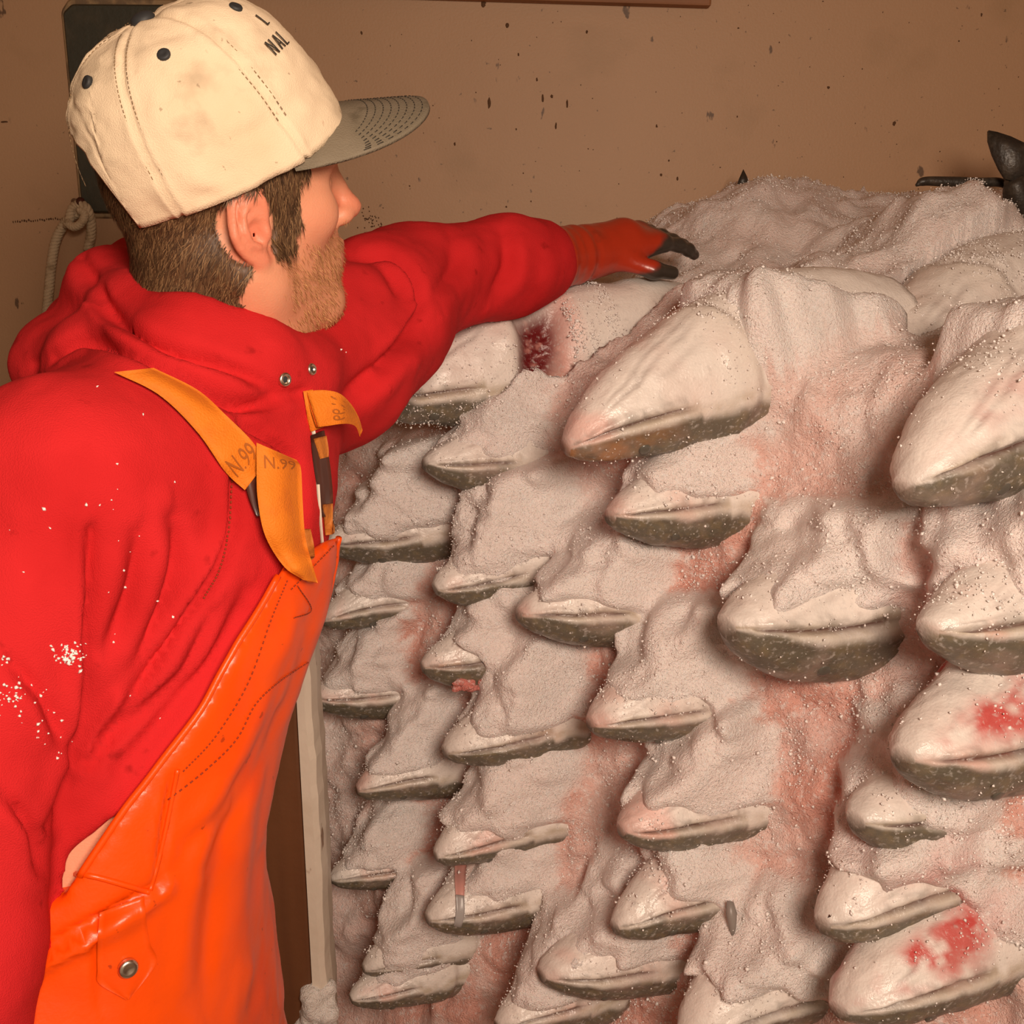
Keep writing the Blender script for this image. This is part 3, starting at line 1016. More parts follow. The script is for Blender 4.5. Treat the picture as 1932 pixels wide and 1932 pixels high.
# ears
def ear(s):
    bk = unit(-hF * math.cos(math.radians(10)) + hR * s * math.sin(math.radians(10)))
    up = unit(hU - hF * .16); up = unit(up - bk * (up @ bk))
    on = np.cross(bk, up) * 1.0
    if on @ (hR * s) < 0: on = -on
    o = HL(.004, .0715 * s, .0)
    E_ = lambda b, u, n=0.0: o + .93 * HS * (b * bk + u * up + n * on)
    R = np.stack([bk, up, on])
    B.ell(E_(.014, .004, .003), (.019, .030, .0055), R, .004)
    B.ell(E_(.011, -.002, .009), (.0085, .0115, .008), R, .003, sub=True)
    B.ell(E_(.020, .016, .0085), (.0065, .012, .0045), R, .003, sub=True)
    hx = catmull([(.002, .001, .003), (-.001, .016, .006), (.006, .029, .009), (.018, .0345, .010), (.029, .028, .010), (.034, .013, .010),
                  (.031, -.004, .008), (.024, -.017, .007), (.014, -.026, .006)], 22)
    B.chain([E_(*q) for q in hx], [.0040] * 22, .0025)
    ax_ = catmull([(.013, .024, .007), (.021, .016, .009), (.0225, .004, .010), (.018, -.009, .009), (.009, -.014, .008)], 12)
    B.chain([E_(*q) for q in ax_], [.0030] * 12, .0025)
    B.ell(E_(.009, -.027, .005), (.0085, .0085, .0045), R, .004)
    B.ell(E_(-.001, -.004, .005), (.004, .006, .0045), R, .004)
    return E_


EARF = ear(1); ear(-1)
bv, bf = B.mesh(1)
cF, cR, cU = frame(17.0, 25.0, 15.6)
CO = P(427, 315, .955)
AF, AR, CH = .1115, .0930, .1300
q_ = bv - CO                                            # the skull stays inside the cap
cx_, cy_, cz_ = q_ @ cF, q_ @ cR, q_ @ cU
e_ = np.sqrt((cx_ / (AF - .010)) ** 2 + (cy_ / (AR - .010)) ** 2 + (np.maximum(cz_, 0) / (CH - .012)) ** 2)
w_ = sstep(cz_, -.030, .004)
fac = np.where(e_ > 1, 1 / np.maximum(e_, 1e-6), 1) * w_ + (1 - w_)
CAPZ = cz_
bv = CO + (cx_ * fac)[:, None] * cF + (cy_ * fac)[:, None] * cR + (cz_ * np.where(cz_ > 0, fac, 1))[:, None] * cU
f_, r_, u_ = hlocal(bv)
bn = vnormals(bv, bf)
near_ear = np.sqrt(((bv - EARF(.014, .002, .004)) ** 2).sum(1))
earm = (1 - sstep(near_ear, .030, .038)) * (np.abs(r_) > .068)
ra = np.abs(r_)
hair_m = np.maximum.reduce([
    (f_ < -.013 + .006 * vnoise(bv, 90, 3) - .35 * np.maximum(-u_ - .03, 0)) & (u_ > -.078 - .35 * (f_ + .02)),
    (u_ > .030) & (f_ < .052),
    (f_ < .042 - .25 * np.maximum(-u_, 0) + .006 * vnoise(bv, 120, 4)) & (f_ > .010) & (u_ > -.030) & (u_ < .05)]).astype(float)
hair_m = np.where((u_ < -.15), 0, hair_m) * sstep(near_ear, .0275, .031) * (CAPZ < .012 + .06 * (cx_ < -.05))
beard_m = sstep(-(u_ + .018) - .25 * (f_ - .03) * 0, .0, .022) * sstep(f_, .005, .03) * sstep(u_, -.125, -.105)
beard_m = np.maximum(beard_m, sstep(f_, .085, .095) * sstep(-u_, .026, .032) * (1 - sstep(-u_, .042, .046)))
lips = np.exp(-((u_ + .051) / .007) ** 2) * (f_ > .088)
beard_m = beard_m * (1 - lips)
sk = lin(228, 158, 124) * np.ones((len(bv), 1))
n1 = fbm(bv, 60, 91)[:, None]
sk = sk * (1 + .06 * n1)
red = (np.exp(-((f_ - .115) ** 2 + ra ** 2 + (u_ + .012) ** 2) / .018 ** 2) * .6 + earm * .45 + np.exp(-(((f_ - .06) / .03) ** 2 + ((u_ + .01) / .02) ** 2)) * .15)[:, None]
sk = sk * (1 - red) + lin(222, 112, 88) * red
bm_ = (beard_m * .38 * (.8 + .4 * fbm(bv, 120, 92)))[:, None]
sk = sk * (1 - bm_) + lin(176, 112, 70) * bm_
sk = sk * (1 - .7 * lips[:, None]) + lin(205, 105, 92) * .7 * lips[:, None]
hm_ = hair_m[:, None] * .8
sk = sk * (1 - hm_) + lin(78, 50, 32) * hm_
body = build('body', bv, bf, M['skin'], MAN, colors=sk)
tag(body, 'bearded head and neck turned towards the reaching hand')

# hair cap under the hat plus strands
nb = len(bv)
soft = hair_m.copy()
e = np.concatenate([np.stack([bf[:, i], bf[:, (i + 1) % 4]], -1) for i in range(4)])
deg = np.bincount(e[:, 0], minlength=nb) + np.bincount(e[:, 1], minlength=nb)
for _ in range(5):
    soft = .5 * soft + .5 * (np.bincount(e[:, 0], soft[e[:, 1]], nb) + np.bincount(e[:, 1], soft[e[:, 0]], nb)) / np.maximum(deg, 1)
keep = (soft[bf] > .42).all(1)
hf = bf[keep]
used, inv = np.unique(hf, return_inverse=True)
hv_ = bv[used] + bn[used] * ((.0042 * sstep(soft[used], .42, 1.0)) * (1 + .25 * fbm(bv[used] * np.array([1, 1, .25]), 160, 5)) - .0008)[:, None]
hc = lin(96, 68, 46) * (1 + .35 * fbm(bv[used] * np.array([1, 1, .2]), 240, 6))[:, None]
hair = build('hair', hv_, inv.reshape(-1, 4), M['hair'], MAN, colors=hc)
tag(hair, 'short brown hair below the cap')


def strands(pts, nrm, dirs, length, width, cols, lift, seed):
    r = np.random.default_rng(seed)
    n = len(pts)
    L = length * r.uniform(.6, 1.3, (n, 1))
    d = unit(dirs + r.normal(0, .22, (n, 3)))
    d = unit(d - nrm * (d * nrm).sum(1, keepdims=True))
    side = unit(np.cross(d, nrm)) * width
    pts = pts - d * L * .3
    p0 = pts - nrm * .0004
    p1 = pts + d * L * .5 + nrm * lift
    p2 = pts + d * L + nrm * lift * r.uniform(.4, 2.2, (n, 1))
    V = np.stack([p0 - side, p0 + side, p1 + side * .8, p1 - side * .8, p2], 1).reshape(-1, 3)
    b = 5 * np.arange(n)[:, None]
    F1 = np.concatenate([b + np.array([[0, 1, 2]]), b + np.array([[0, 2, 3]]), b + np.array([[3, 2, 4]])])
    C = np.repeat(cols, 5, 0)
    return V, F1, C


sel = rng.choice(np.nonzero((soft[used] > .42))[0], 9000)
sel = sel[np.sqrt(((hv_[sel] - EARF(.014, .002, .004)) ** 2).sum(1)) > .026]
ns_h = len(sel)
dirs = -hU * .75 - hF * .45 + 0 * hv_[sel]
fs_, rs_, us_ = hlocal(hv_[sel])
dirs = np.where((fs_ > .005)[:, None], -hU * 1.0 - hF * .12, dirs)
tone = rng.uniform(0, 1, (ns_h, 1)) ** 1.8
cl = lin(58, 38, 24) * (1 - tone) + lin(150, 116, 80) * tone
V_, F_, C_ = strands(hv_[sel], unit(bn[used][sel]), dirs, .016, .00035, cl, .0012, 12)
build('hair_strands', V_, F_, M['hair'], hair, smooth=False, colors=C_)['kind'] = 'stuff'
pb = beard_m.copy(); pb[bn @ hR < -.9] = 0
pb = pb * sstep(fbm(bv, 55, 14), -.5, .3)
sel = rng.choice(nb, 4200, p=pb / pb.sum())
tone = rng.uniform(0, 1, (4200, 1))
cl = lin(150, 98, 58) * (1 - tone) + lin(226, 172, 118) * tone
V_, F_, C_ = strands(bv[sel], bn[sel], np.tile(-hU * .9 + hF * .35, (4200, 1)), .0065, .00020, cl, .0016, 13)
bo = build('beard', V_, F_, M['hair'], MAN, smooth=False, colors=C_)
tag(bo, 'short sandy beard on the jaw', kind='stuff')

# ---- cap
def cap_pt(phi, beta, grow=0.0):
    """phi: azimuth from the front towards his right; beta: 0 rim .. 90 button (degrees)."""
    p, b = np.radians(phi), np.radians(beta)
    fr = sstep(np.cos(p), .2, .95)
    rho = np.cos(b) ** (.80 - .22 * fr)
    h = np.sin(b) ** .92
    x = (AF + grow) * np.cos(p) * rho; y = (AR + grow) * np.sin(p) * rho
    z = (CH + grow) * h + .006 * fr * np.sin(2 * b)
    x = x - .010 * h
    return CO + x[..., None] * cF + y[..., None] * cR + z[..., None] * cU


def cap_low(phi):
    d = np.abs((phi + 180) % 360 - 180)
    arch = np.sqrt(np.clip(1 - ((180 - d) / 36.0) ** 2, 0, 1))
    return 34.0 * arch


NP_, NB_ = 180, 56
ph = np.linspace(0, 360, NP_, endpoint=False)
lo_ = cap_low(ph)
bt = lo_[:, None] + (89.2 - lo_[:, None]) * np.linspace(0, 1, NB_)[None]
PH = np.repeat(ph[:, None], NB_, 1)
outer = cap_pt(PH, bt)
cn = unit(outer - (CO + .03 * cU))
sd_ = np.abs(((PH + 30) % 60) - 30) * np.cos(np.radians(bt)) * .0017                 # metres from the nearest seam (at 0, 60, 120 ...)
wr = .0035 * fbm(outer, 22, 41) + .0022 * fbm(outer * np.array([1, 1, 2.2]), 45, 42)
band = np.exp(-((bt - lo_[:, None] - 15) / 3.0) ** 2) * sstep(np.abs((PH + 180) % 360 - 180), 20, 60)
wr = wr - .0022 * np.exp(-(sd_ / .0016) ** 2) + .0010 * np.exp(-((sd_ - .004) / .0025) ** 2) - .0012 * band
outer = outer + cn * wr[..., None]
inner = outer - cn * .0022
ov = outer.reshape(-1, 3); iv = inner.reshape(-1, 3)
gf = grid_faces(NB_, NP_, True)
fo = []
idx_o = np.arange(NP_ * NB_).reshape(NP_, NB_)
for i in range(NP_):
    j = (i + 1) % NP_
    for k in range(NB_ - 1):
        fo.append((idx_o[i, k], idx_o[j, k], idx_o[j, k + 1], idx_o[i, k + 1]))
fo = np.array(fo)
if np.cross(ov[fo[0, 1]] - ov[fo[0, 0]], ov[fo[0, 2]] - ov[fo[0, 0]]) @ cn.reshape(-1, 3)[fo[0, 0]] < 0: fo = fo[:, ::-1]
fi = fo[:, ::-1] + len(ov)
rim = np.array([(idx_o[i, 0], idx_o[(i + 1) % NP_, 0], idx_o[(i + 1) % NP_, 0] + len(ov), idx_o[i, 0] + len(ov)) for i in range(NP_)])
cap = build('cap', np.concatenate([ov, iv]), np.concatenate([fo, fi, rim]), M['cap'], MAN)
tag(cap, 'dirty cream canvas baseball cap')
top_c = cap_pt(np.array([0.0]), np.array([89.9]))[0]
v, f = disc_profile([(.0095, -.003), (.0105, .0), (.009, .0032), (.0045, .0052), (.001, .0056)], top_c, cU, 22)
build('button', v, f, M['black'], cap)
for k in range(6):
    pc = cap_pt(np.array([30.0 + 60 * k]), np.array([56.0]))[0]
    nn = unit(pc - (CO + .03 * cU)); pc = pc + nn * .0030
    v, f = disc_profile([(.0054, -.004), (.0054, -.0012), (.0046, -.0002), (.0022, -.0004), (.001, -.0008)], pc, nn, 16)
    build('eyelet', v, f, M['black'], cap)
for k in range(6):                                                    # seam stitching, a row each side of the seam
    for off in (-2.6, 2.6):
        parts = []
        for b0 in np.arange(14, 80, 2.1):
            bb = np.linspace(b0, b0 + 1.2, 3); sc_ = 1 / np.maximum(np.cos(np.radians(bb)), .18)
            q = cap_pt(60.0 * k + off * sc_ * .9, bb, .0006)
            parts.append(tube(q, .00035, 4))
        v, f = merge(parts)
        build('seam_stitching', v, f, M['chip'], cap)
# visor
na_, nr_ = 61, 26
al = np.linspace(-1, 1, na_); rr_ = np.linspace(0, 1, nr_)
ALP, RR = np.meshgrid(al, rr_, indexing='ij')


def visor_pt(a, r, dz=0.0):
    ph_ = np.radians(66) * a
    xi, yi = (AF - .004) * np.cos(ph_), (AR - .002) * np.sin(ph_)
    ln = .080 * np.clip(1 - np.abs(a) ** 2.8, 0, 1) ** .55
    x = xi + ln * r; y = yi * (1 + .06 * r * (1 - a ** 2))
    z = .008 - .014 * (y / AR) ** 2 - .36 * r * ln + dz
    return CO + x[..., None] * cF + y[..., None] * cR + z[..., None] * cU


tp, bt_ = visor_pt(ALP, RR, .0016), visor_pt(ALP, RR, -.0016)
gfv = grid_faces(na_, nr_)
ntop = na_ * nr_
edge = [(0 * nr_ + k) for k in range(nr_)] + [i * nr_ + nr_ - 1 for i in range(1, na_)] + [(na_ - 1) * nr_ + k for k in range(nr_ - 2, -1, -1)] + [i * nr_ for i in range(na_ - 2, 0, -1)]
ef = [(edge[i], edge[(i + 1) % len(edge)], edge[(i + 1) % len(edge)] + ntop, edge[i] + ntop) for i in range(len(edge))]
visor = build('visor', np.concatenate([tp.reshape(-1, 3), bt_.reshape(-1, 3)]), [tuple(q) for q in gfv[:, ::-1]] + [tuple(q + ntop) for q in gfv] + ef, M['visor'], cap)
tag(visor, 'grey stitched visor')
parts = []
for k in range(8):
    s_ = .93 - .085 * k
    aa = np.linspace(-.93, .93, 60) * (s_ ** .35)
    q = visor_pt(aa, np.full(60, s_), .0018)
    for j in range(0, 58, 2):
        parts.append(tube(q[j:j + 2] + 0, .0005, 4))
v, f = merge(parts)
build('visor_stitching', v, f, M['ink'], cap)
# embroidered letters on the front panel
LET = {'N': [[(0, 0), (0, 1)], [(0, 1), (.7, 0)], [(.7, 0), (.7, 1)]], 'A': [[(0, 0), (.4, 1)], [(.4, 1), (.8, 0)], [(.15, .35), (.65, .35)]],
       'L': [[(0, 1), (0, 0)], [(0, 0), (.6, 0)]]}


def cap_letter(ch, a0, b0, sa, sb):
    ps = []
    for st_ in LET[ch]:
        q = np.linspace(st_[0], st_[1], 5)
        ps.append(tube(cap_pt(a0 - q[:, 0] * sa, b0 + q[:, 1] * sb, .0026), .0006, 5))
    v, f = merge(ps)
    return build('embroidered_letter', v, f, M['ink'], cap)


for k, ch in enumerate('NAL'):
    cap_letter(ch, 42 - 6.4 * k, 31, 4.6, 6)
cap_letter('L', 29, 41, 4.6, 6)

# ---- hoodie
Hd = Field((-.56, .52, .94), (.18, 1.72, 1.64), .0046)
torso(Hd, .010, .96, 1.50, .03)
Hd.chain([SHR, SHR * .62 + ELR * .38], [.083, .073], .05)
Hd.chain([SHR * .62 + ELR * .38, SHR * .3 + ELR * .7, ELR], [.073, .065, .062], .014)
Hd.chain([ELR, ELR * .5 + WRR * .5, WRR], [.062, .060, .050], .014)
Hd.cone(SHR + np.array([0.02, .02, 0]), NECK - np.array([0, 0, .05]), .080, .07, .05)
Hd.cone(SHL, NECK - np.array([0, 0, .05]), .085, .07, .05)
Hd.chain([SHL, SHL * .45 + ELL * .55, ELL], [.090, .080, .070], .05)
Hd.chain([ELL, ELL * .5 + WRL * .5, WRL * .66 + ELL * .34], [.068, .060, .053], .03)
# collapsed hood: two rolls around the neck
up_roll = [(205, 548, 1.06), (265, 605, .985), (370, 640, .955), (480, 690, .965), (560, 715, 1.01), (612, 665, 1.09), (600, 590, 1.16), (430, 560, 1.20), (270, 530, 1.16), (205, 548, 1.06)]
Hd.chain([P(*q) for q in up_roll], [.038, .042, .042, .040, .034, .030, .032, .04, .04, .038], .022)
lo_roll = [(118, 690, 1.05), (185, 685, .975), (300, 680, .935), (430, 730, .945), (540, 755, .99)]
Hd.chain([P(*q) for q in lo_roll], [.040, .042, .036, .034, .026], .018)
back_roll = [(118, 690, 1.05), (175, 630, 1.13), (280, 600, 1.20)]
Hd.chain([P(*q) for q in back_roll], [.040, .042, .045], .03)
# neck opening
Hd.cone(HL(-.02, 0, -.02), HL(-.005, 0, -.09), .066, .064, .012, sub=True)
Hd.cone(HL(.0, 0, -.075), P(512, 668, 1.0), .052, .018, .012, sub=True)
# hem: cut everything below a slanting line, keep the sleeves
sl, x, y, z = Hd.sub(Hd.lo, Hd.lo + Hd.h * Hd.n)
fwd = (x * FB[0] + y * FB[1])
hem = 1.152 - .95 * np.clip(-.530 - fwd, 0, .075) + .0 * z
keepm = (hem - z)
arm_t = np.clip(((x - ELR[0]) * 0 + 1), 0, 1)
da = np.full(np.broadcast_shapes(x.shape, y.shape, z.shape), 9.0, np.float32)
for a_, b_, r_0 in ((SHR, ELR, .088), (ELR, WRR, .075)):
    ba = b_ - a_; t = np.clip(((x - a_[0]) * ba[0] + (y - a_[1]) * ba[1] + (z - a_[2]) * ba[2]) / (ba @ ba), 0, 1)
    da = np.minimum(da, np.sqrt((x - a_[0] - t * ba[0]) ** 2 + (y - a_[1] - t * ba[1]) ** 2 + (z - a_[2] - t * ba[2]) ** 2) - r_0)
Hd.v = np.where(da > 0, np.maximum(Hd.v, keepm), Hd.v).astype(np.float32)
sv, sf = Hd.mesh(2)
FOLDS = [
    ([(150, 480), (200, 580), (300, 650), (430, 690), (520, 735)], 14, .010, .004),
    ([(60, 690), (150, 640), (230, 660), (330, 705), (440, 765), (570, 742)], 12, .012, .003),
    ([(440, 880), (445, 980), (420, 1060), (330, 1190), (170, 1440)], 13, .010, .006),
    ([(330, 980), (335, 1060), (290, 1180), (240, 1290)], 18, .009, .004),
    ([(172, 1000), (168, 1180), (165, 1300), (150, 1400), (95, 1560)], 12, .012, .004),
    ([(260, 1010), (240, 1130), (200, 1230)], 18, .006, .003),
    ([(400, 1160), (330, 1290), (200, 1400)], 18, .009, .004),
    ([(470, 1120), (420, 1230), (340, 1330), (230, 1450)], 20, .008, .003),
    ([(450, 800), (540, 850), (565, 900), (570, 1030)], 11, .010, .005),
    ([(660, 470), (740, 480), (785, 530), (790, 600), (730, 690)], 11, .013, .006),
    ([(640, 480), (720, 500), (765, 560)], 14, .006, .003),
    ([(820, 560), (860, 500), (850, 450)], 18, .006, .003),
    ([(930, 560), (960, 500), (950, 440)], 14, .007, .003),
    ([(650, 760), (720, 690), (800, 620)], 16, .008, .004),
    ([(20, 1250), (90, 1330), (130, 1420)], 16, .006, .003),
    ([(10, 1500), (60, 1560), (80, 1640)], 14, .007, .003),
]
sv = creases(sv, sf, [(a_, b_, c_ * 1.7, d_ * 1.8) for a_, b_, c_, d_ in FOLDS])
sn_ = vnormals(sv, sf)
sv = sv + sn_ * (.0042 * fbm(sv, 14, 71) + .0016 * fbm(sv, 40, 72))[:, None]
hood = build('hoodie', sv, sf, M['hoodie'], MAN)
tag(hood, 'red fleece hoodie with collapsed hood')
hitS = Hit(sv, sf)
# grains of ice caught in the fleece of the sleeve
r3 = np.random.default_rng(11)
fl_p = []
for (cx_0, cy_0, sx_0, sy_0, n_0) in ((130, 1235, 16, 12, 70), (10, 1245, 10, 5, 8), (25, 1310, 16, 22, 30), (85, 1370, 30, 30, 20), (190, 1110, 90, 160, 16), (250, 920, 130, 120, 10), (650, 665, 4, 4, 2)):
    for k in range(n_0):
        p, n = hitS(cx_0 + r3.normal() * sx_0, cy_0 + r3.normal() * sy_0)
        if p is not None: fl_p.append(p + n * .0006)
fl_p = np.array(fl_p)
v, f = grains(fl_p, r3.gamma(2.5, .00028, len(fl_p)) + .0004, 77)
tag(build('ice_flecks', v, f, M['crystal'], hood, smooth=False), kind='stuff')

# ---- bib overalls
Bb = Field((-.62, .60, -.01), (-.08, 1.24, 1.36), .0052)
torso(Bb, .020, .84, 1.50, .03, .004)
for s in (1, -1):
    hip = np.array([-.386, .855, .92]) + RB * .095 * s
    foot = np.array([-.342, .855, .06]) + RB * .13 * s + FB * (.05 if s < 0 else -.04)
    kn = hip * .5 + foot * .5 + FB * .02
    Bb.chain([hip, kn, foot], [.108, .088, .082], .05)
sl, x, y, z = Bb.sub(Bb.lo, Bb.lo + Bb.h * Bb.n)
fwd = x * FB[0] + y * FB[1]
fe = np.interp(z, [1.10, 1.126, 1.174, 1.231, 1.326, 1.36], [-.552, -.538, -.512, -.478, -.448, -.445])
reg = np.minimum(z - (1.104 - .05 * np.clip(fwd + .58, -.1, .1)), np.maximum(z - 1.326, fe - fwd))
kk = .008
hh = np.clip(.5 - .5 * (Bb.v - reg) / kk, 0, 1)
Bb.v = np.maximum(Bb.v * (1 - hh) + reg * hh + kk * hh * (1 - hh), .02 - z).astype(np.float32)
ov_, of_ = Bb.mesh(3)
BF = [
    ([(600, 1120), (560, 1300), (470, 1480), (390, 1640)], 16, .006, .003),
    ([(570, 1180), (500, 1370), (420, 1520), (350, 1600)], 14, .005, .003),
    ([(540, 1350), (500, 1560), (480, 1800)], 18, .006, .003),
    ([(30, 1830), (120, 1775), (200, 1730), (300, 1670)], 10, .012, .012),
    ([(330, 1460), (310, 1560), (295, 1680)], 7, .006, .002),
    ([(185, 1740), (188, 1800), (190, 1900)], 14, .004, .002),
    ([(430, 1560), (400, 1720), (390, 1900)], 22, .006, .004),
    ([(90, 1660), (60, 1720), (40, 1790)], 16, .006, .003),
    ([(500, 1750), (490, 1850), (470, 1932)], 14, .005, .003),
]
ov_ = creases(ov_, of_, BF)
on_ = vnormals(ov_, of_)
ov_ = ov_ + on_ * (.0028 * fbm(ov_ * np.array([1, 1, .35]), 20, 81) + .001 * fbm(ov_, 50, 82))[:, None]
bib = build('bib_overalls', ov_, of_, M['orange'], MAN)
tag(bib, 'bright orange waterproof bib overalls')
hitB = Hit(ov_, of_)
allv = np.concatenate([sv, ov_]); allf = np.concatenate([sf, of_ + len(sv)])
hitA = Hit(allv, allf)


def drape(hit, edges, n_along, n_across, off, bulge=0.0, push=None):
    """Ribbon laid over a surface: edges = list of ((lx,ly),(rx,ry)) pixel pairs."""
    L = catmull([q[0] for q in edges], n_along); R = catmull([q[1] for q in edges], n_along)
    G_ = np.zeros((n_along, n_across, 3)); ok = np.zeros((n_along, n_across), bool); D = np.zeros((n_along, n_across))
    for i in range(n_along):
        for j in range(n_across):
            t = j / (n_across - 1)
            q = L[i] * (1 - t) + R[i] * t
            p, n = hit(*q)
            if p is not None:
                D[i, j] = to_px(p)[2]; ok[i, j] = True
    med = np.median(D[ok])
    D[~ok] = np.nan
    for i in range(n_along):                         # keep it hanging near the surface where the silhouette ends
        row = D[i]
        if np.isnan(row).all(): row[:] = med
        row[np.isnan(row)] = np.nanmin(row)
    for _ in range(6):
        Dp = np.pad(D, 1, mode='edge')
        D = .4 * D + .15 * (Dp[:-2, 1:-1] + Dp[2:, 1:-1] + Dp[1:-1, :-2] + Dp[1:-1, 2:])
    tt = np.linspace(-1, 1, n_across)
    for i in range(n_along):
        for j in range(n_across):
            t = j / (n_across - 1)
            q = L[i] * (1 - t) + R[i] * t
            pu = 0 if push is None else np.interp(i / (n_along - 1), np.linspace(0, 1, len(push)), push)
            G_[i, j] = P(q[0], q[1], D[i, j] - off - bulge * (1 - tt[j] ** 2) - pu)
    return G_


def slab(G_, thick, name, m, parent, lab=None):
    a, b = G_.shape[:2]
    n = unit(np.cross(np.gradient(G_, axis=0), np.gradient(G_, axis=1)))
    if (n[a // 2, b // 2] @ (CAM - G_[a // 2, b // 2])) < 0: n = -n
    top_, bot = G_.reshape(-1, 3), (G_ - n * thick).reshape(-1, 3)
    q = grid_faces(a, b); nt = a * b
    ed = [k for k in range(b)] + [i * b + b - 1 for i in range(1, a)] + [(a - 1) * b + k for k in range(b - 2, -1, -1)] + [i * b for i in range(a - 2, 0, -1)]
    ef_ = [(ed[i], ed[(i + 1) % len(ed)], ed[(i + 1) % len(ed)] + nt, ed[i] + nt) for i in range(len(ed))]
    o = build(name, np.concatenate([top_, bot]), [tuple(x_) for x_ in q] + [tuple(x_[::-1] + nt) for x_ in q] + ef_, m, parent)
    if lab: tag(o, lab)
    return o


def font_mesh(txt, G_, i0, i1, j0, j1, name, parent, flip=False):
    """Printed text laid on a ribbon grid between along-rows i0..i1 and across-cols j0..j1."""
    cu = bpy.data.curves.new('tmp', 'FONT'); cu.body = txt; cu.size = 1.0; cu.extrude = 0.0; cu.resolution_u = 3
    ob = bpy.data.objects.new('tmp', cu); COL.objects.link(ob)
    bpy.context.view_layer.update()
    me = bpy.data.meshes.new_from_object(ob.evaluated_get(bpy.context.evaluated_depsgraph_get()))
    vs = np.array([v_.co[:] for v_ in me.vertices]); fs = [tuple(p_.vertices) for p_ in me.polygons]
    bpy.data.objects.remove(ob)
    vs[:, :2] -= vs[:, :2].min(0); ext = vs[:, :2].max(0); vs[:, :2] /= ext
    a, b = G_.shape[:2]
    I = i0 + (1 - vs[:, 1]) * (i1 - i0) if not flip else i0 + vs[:, 0] * (i1 - i0)
    J = j0 + vs[:, 0] * (j1 - j0) if not flip else j0 + (vs[:, 1]) * (j1 - j0)
    I = np.clip(I * (a - 1), 0, a - 1.001); J = np.clip(J * (b - 1), 0, b - 1.001)
    ii, jj = I.astype(int), J.astype(int); fi_, fj_ = (I - ii)[:, None], (J - jj)[:, None]
    p = (G_[ii, jj] * (1 - fi_) * (1 - fj_) + G_[ii + 1, jj] * fi_ * (1 - fj_) + G_[ii, jj + 1] * (1 - fi_) * fj_ + G_[ii + 1, jj + 1] * fi_ * fj_)
    p = p + unit(CAM - p) * .0009
    return build(name, p, fs, M['print'], parent, smooth=False)


# near shoulder strap
g1 = drape(hitS, [((215, 702), (290, 694)), ((300, 745), (372, 735)), ((372, 815), (425, 782)), ((425, 890), (480, 838)), ((462, 925), (496, 880))], 30, 9, .010, .003)
s1 = slab(g1, .0025, 'shoulder_strap', M['strap'], bib, 'orange elastic strap over the near shoulder')
font_mesh('N.99', g1, .70, .86, .14, .92, 'strap_print', bib)
# loose strap end hanging down to the bib corner
g2 = drape(hitA, [((484, 835), (560, 868)), ((484, 880), (568, 885)), ((486, 940), (571, 945)), ((500, 1010), (576, 1012)), ((535, 1068), (588, 1060)), ((572, 1094), (600, 1100))], 34, 9, .016, .006,
           push=[.0, .008, .014, .014, .008, .0])
s2 = slab(g2, .0028, 'strap_end', M['strap'], bib, 'loose orange strap end hanging from the buckle')
font_mesh('N.99', g2, .09, .21, .18, .90, 'strap_print', bib)
# buckles
g3 = drape(hitA, [((460, 905), (492, 888)), ((470, 940), (496, 930)), ((484, 975), (500, 970))], 10, 5, .010, .002)
slab(g3, .006, 'buckle', M['buckle'], bib, 'dark brown plastic buckle')
g4 = drape(hitA, [((568, 1000), (586, 998)), ((570, 1030), (592, 1026)), ((572, 1055), (594, 1050))], 10, 5, .006, .002)
slab(g4, .004, 'webbing_loop', M['tan'], bib)
g5 = drape(hitS, [((586, 822), (612, 812)), ((592, 880), (622, 870)), ((600, 930), (628, 930)), ((606, 975), (628, 975))], 16, 5, .006, .002)
slab(g5, .006, 'buckle', M['buckle'], bib, 'brown buckle on the far strap')
g6 = drape(hitS, [((592, 828), (616, 822)), ((598, 850), (620, 846)), ((604, 866), (620, 862))], 10, 5, .010, .002)
slab(g6, .003, 'webbing_loop', M['tan'], bib)
g7 = drape(hitS, [((608, 952), (628, 950)), ((612, 985), (628, 985)), ((614, 1010), (628, 1008))], 10, 5, .010, .002)
slab(g7, .003, 'webbing_loop', M['tan'], bib)
g8 = drape(hitS, [((572, 738), (590, 735)), ((578, 775), (600, 770)), ((586, 815), (610, 806))], 12, 5, .006, .002)
slab(g8, .0025, 'shoulder_strap', M['strap'], bib, 'orange strap on the far shoulder')
# far strap end curling outwards
p8, _ = hitS(590, 770)
d8 = to_px(p8)[2] if p8 is not None else 1.0
rowsT = [(578, 738), (610, 736), (640, 742), (662, 762), (677, 788), (684, 812)]
rowsB = [(600, 806), (622, 803), (642, 800), (660, 800), (672, 806), (679, 824)]
T_ = catmull(rowsT, 22); B__ = catmull(rowsB, 22)
dd = np.interp(np.linspace(0, 1, 22), [0, .4, .8, 1], [d8 - .012, d8 + .005, d8 + .035, d8 + .055])
g9 = np.array([[P(*(T_[i] * (1 - t) + B__[i] * t), dd[i] - .004 * math.sin(math.pi * t)) for t in np.linspace(0, 1, 8)] for i in range(22)])
slab(g9, .0026, 'strap_end', M['strap'], bib, 'curling orange strap end sticking out from the chest')
font_mesh('N.99', g9, .28, .50, .15, .88, 'strap_print', bib)
# zip tape at the hoodie front
gz = drape(hitS, [((576, 742), (581, 742)), ((582, 790), (588, 788)), ((590, 830), (597, 828)), ((600, 960), (606, 960)), ((606, 1035), (612, 1035))], 20, 3, .003)
slab(gz, .003, 'zip_tape', M['whitepaint'], hood, 'pale zip edge')
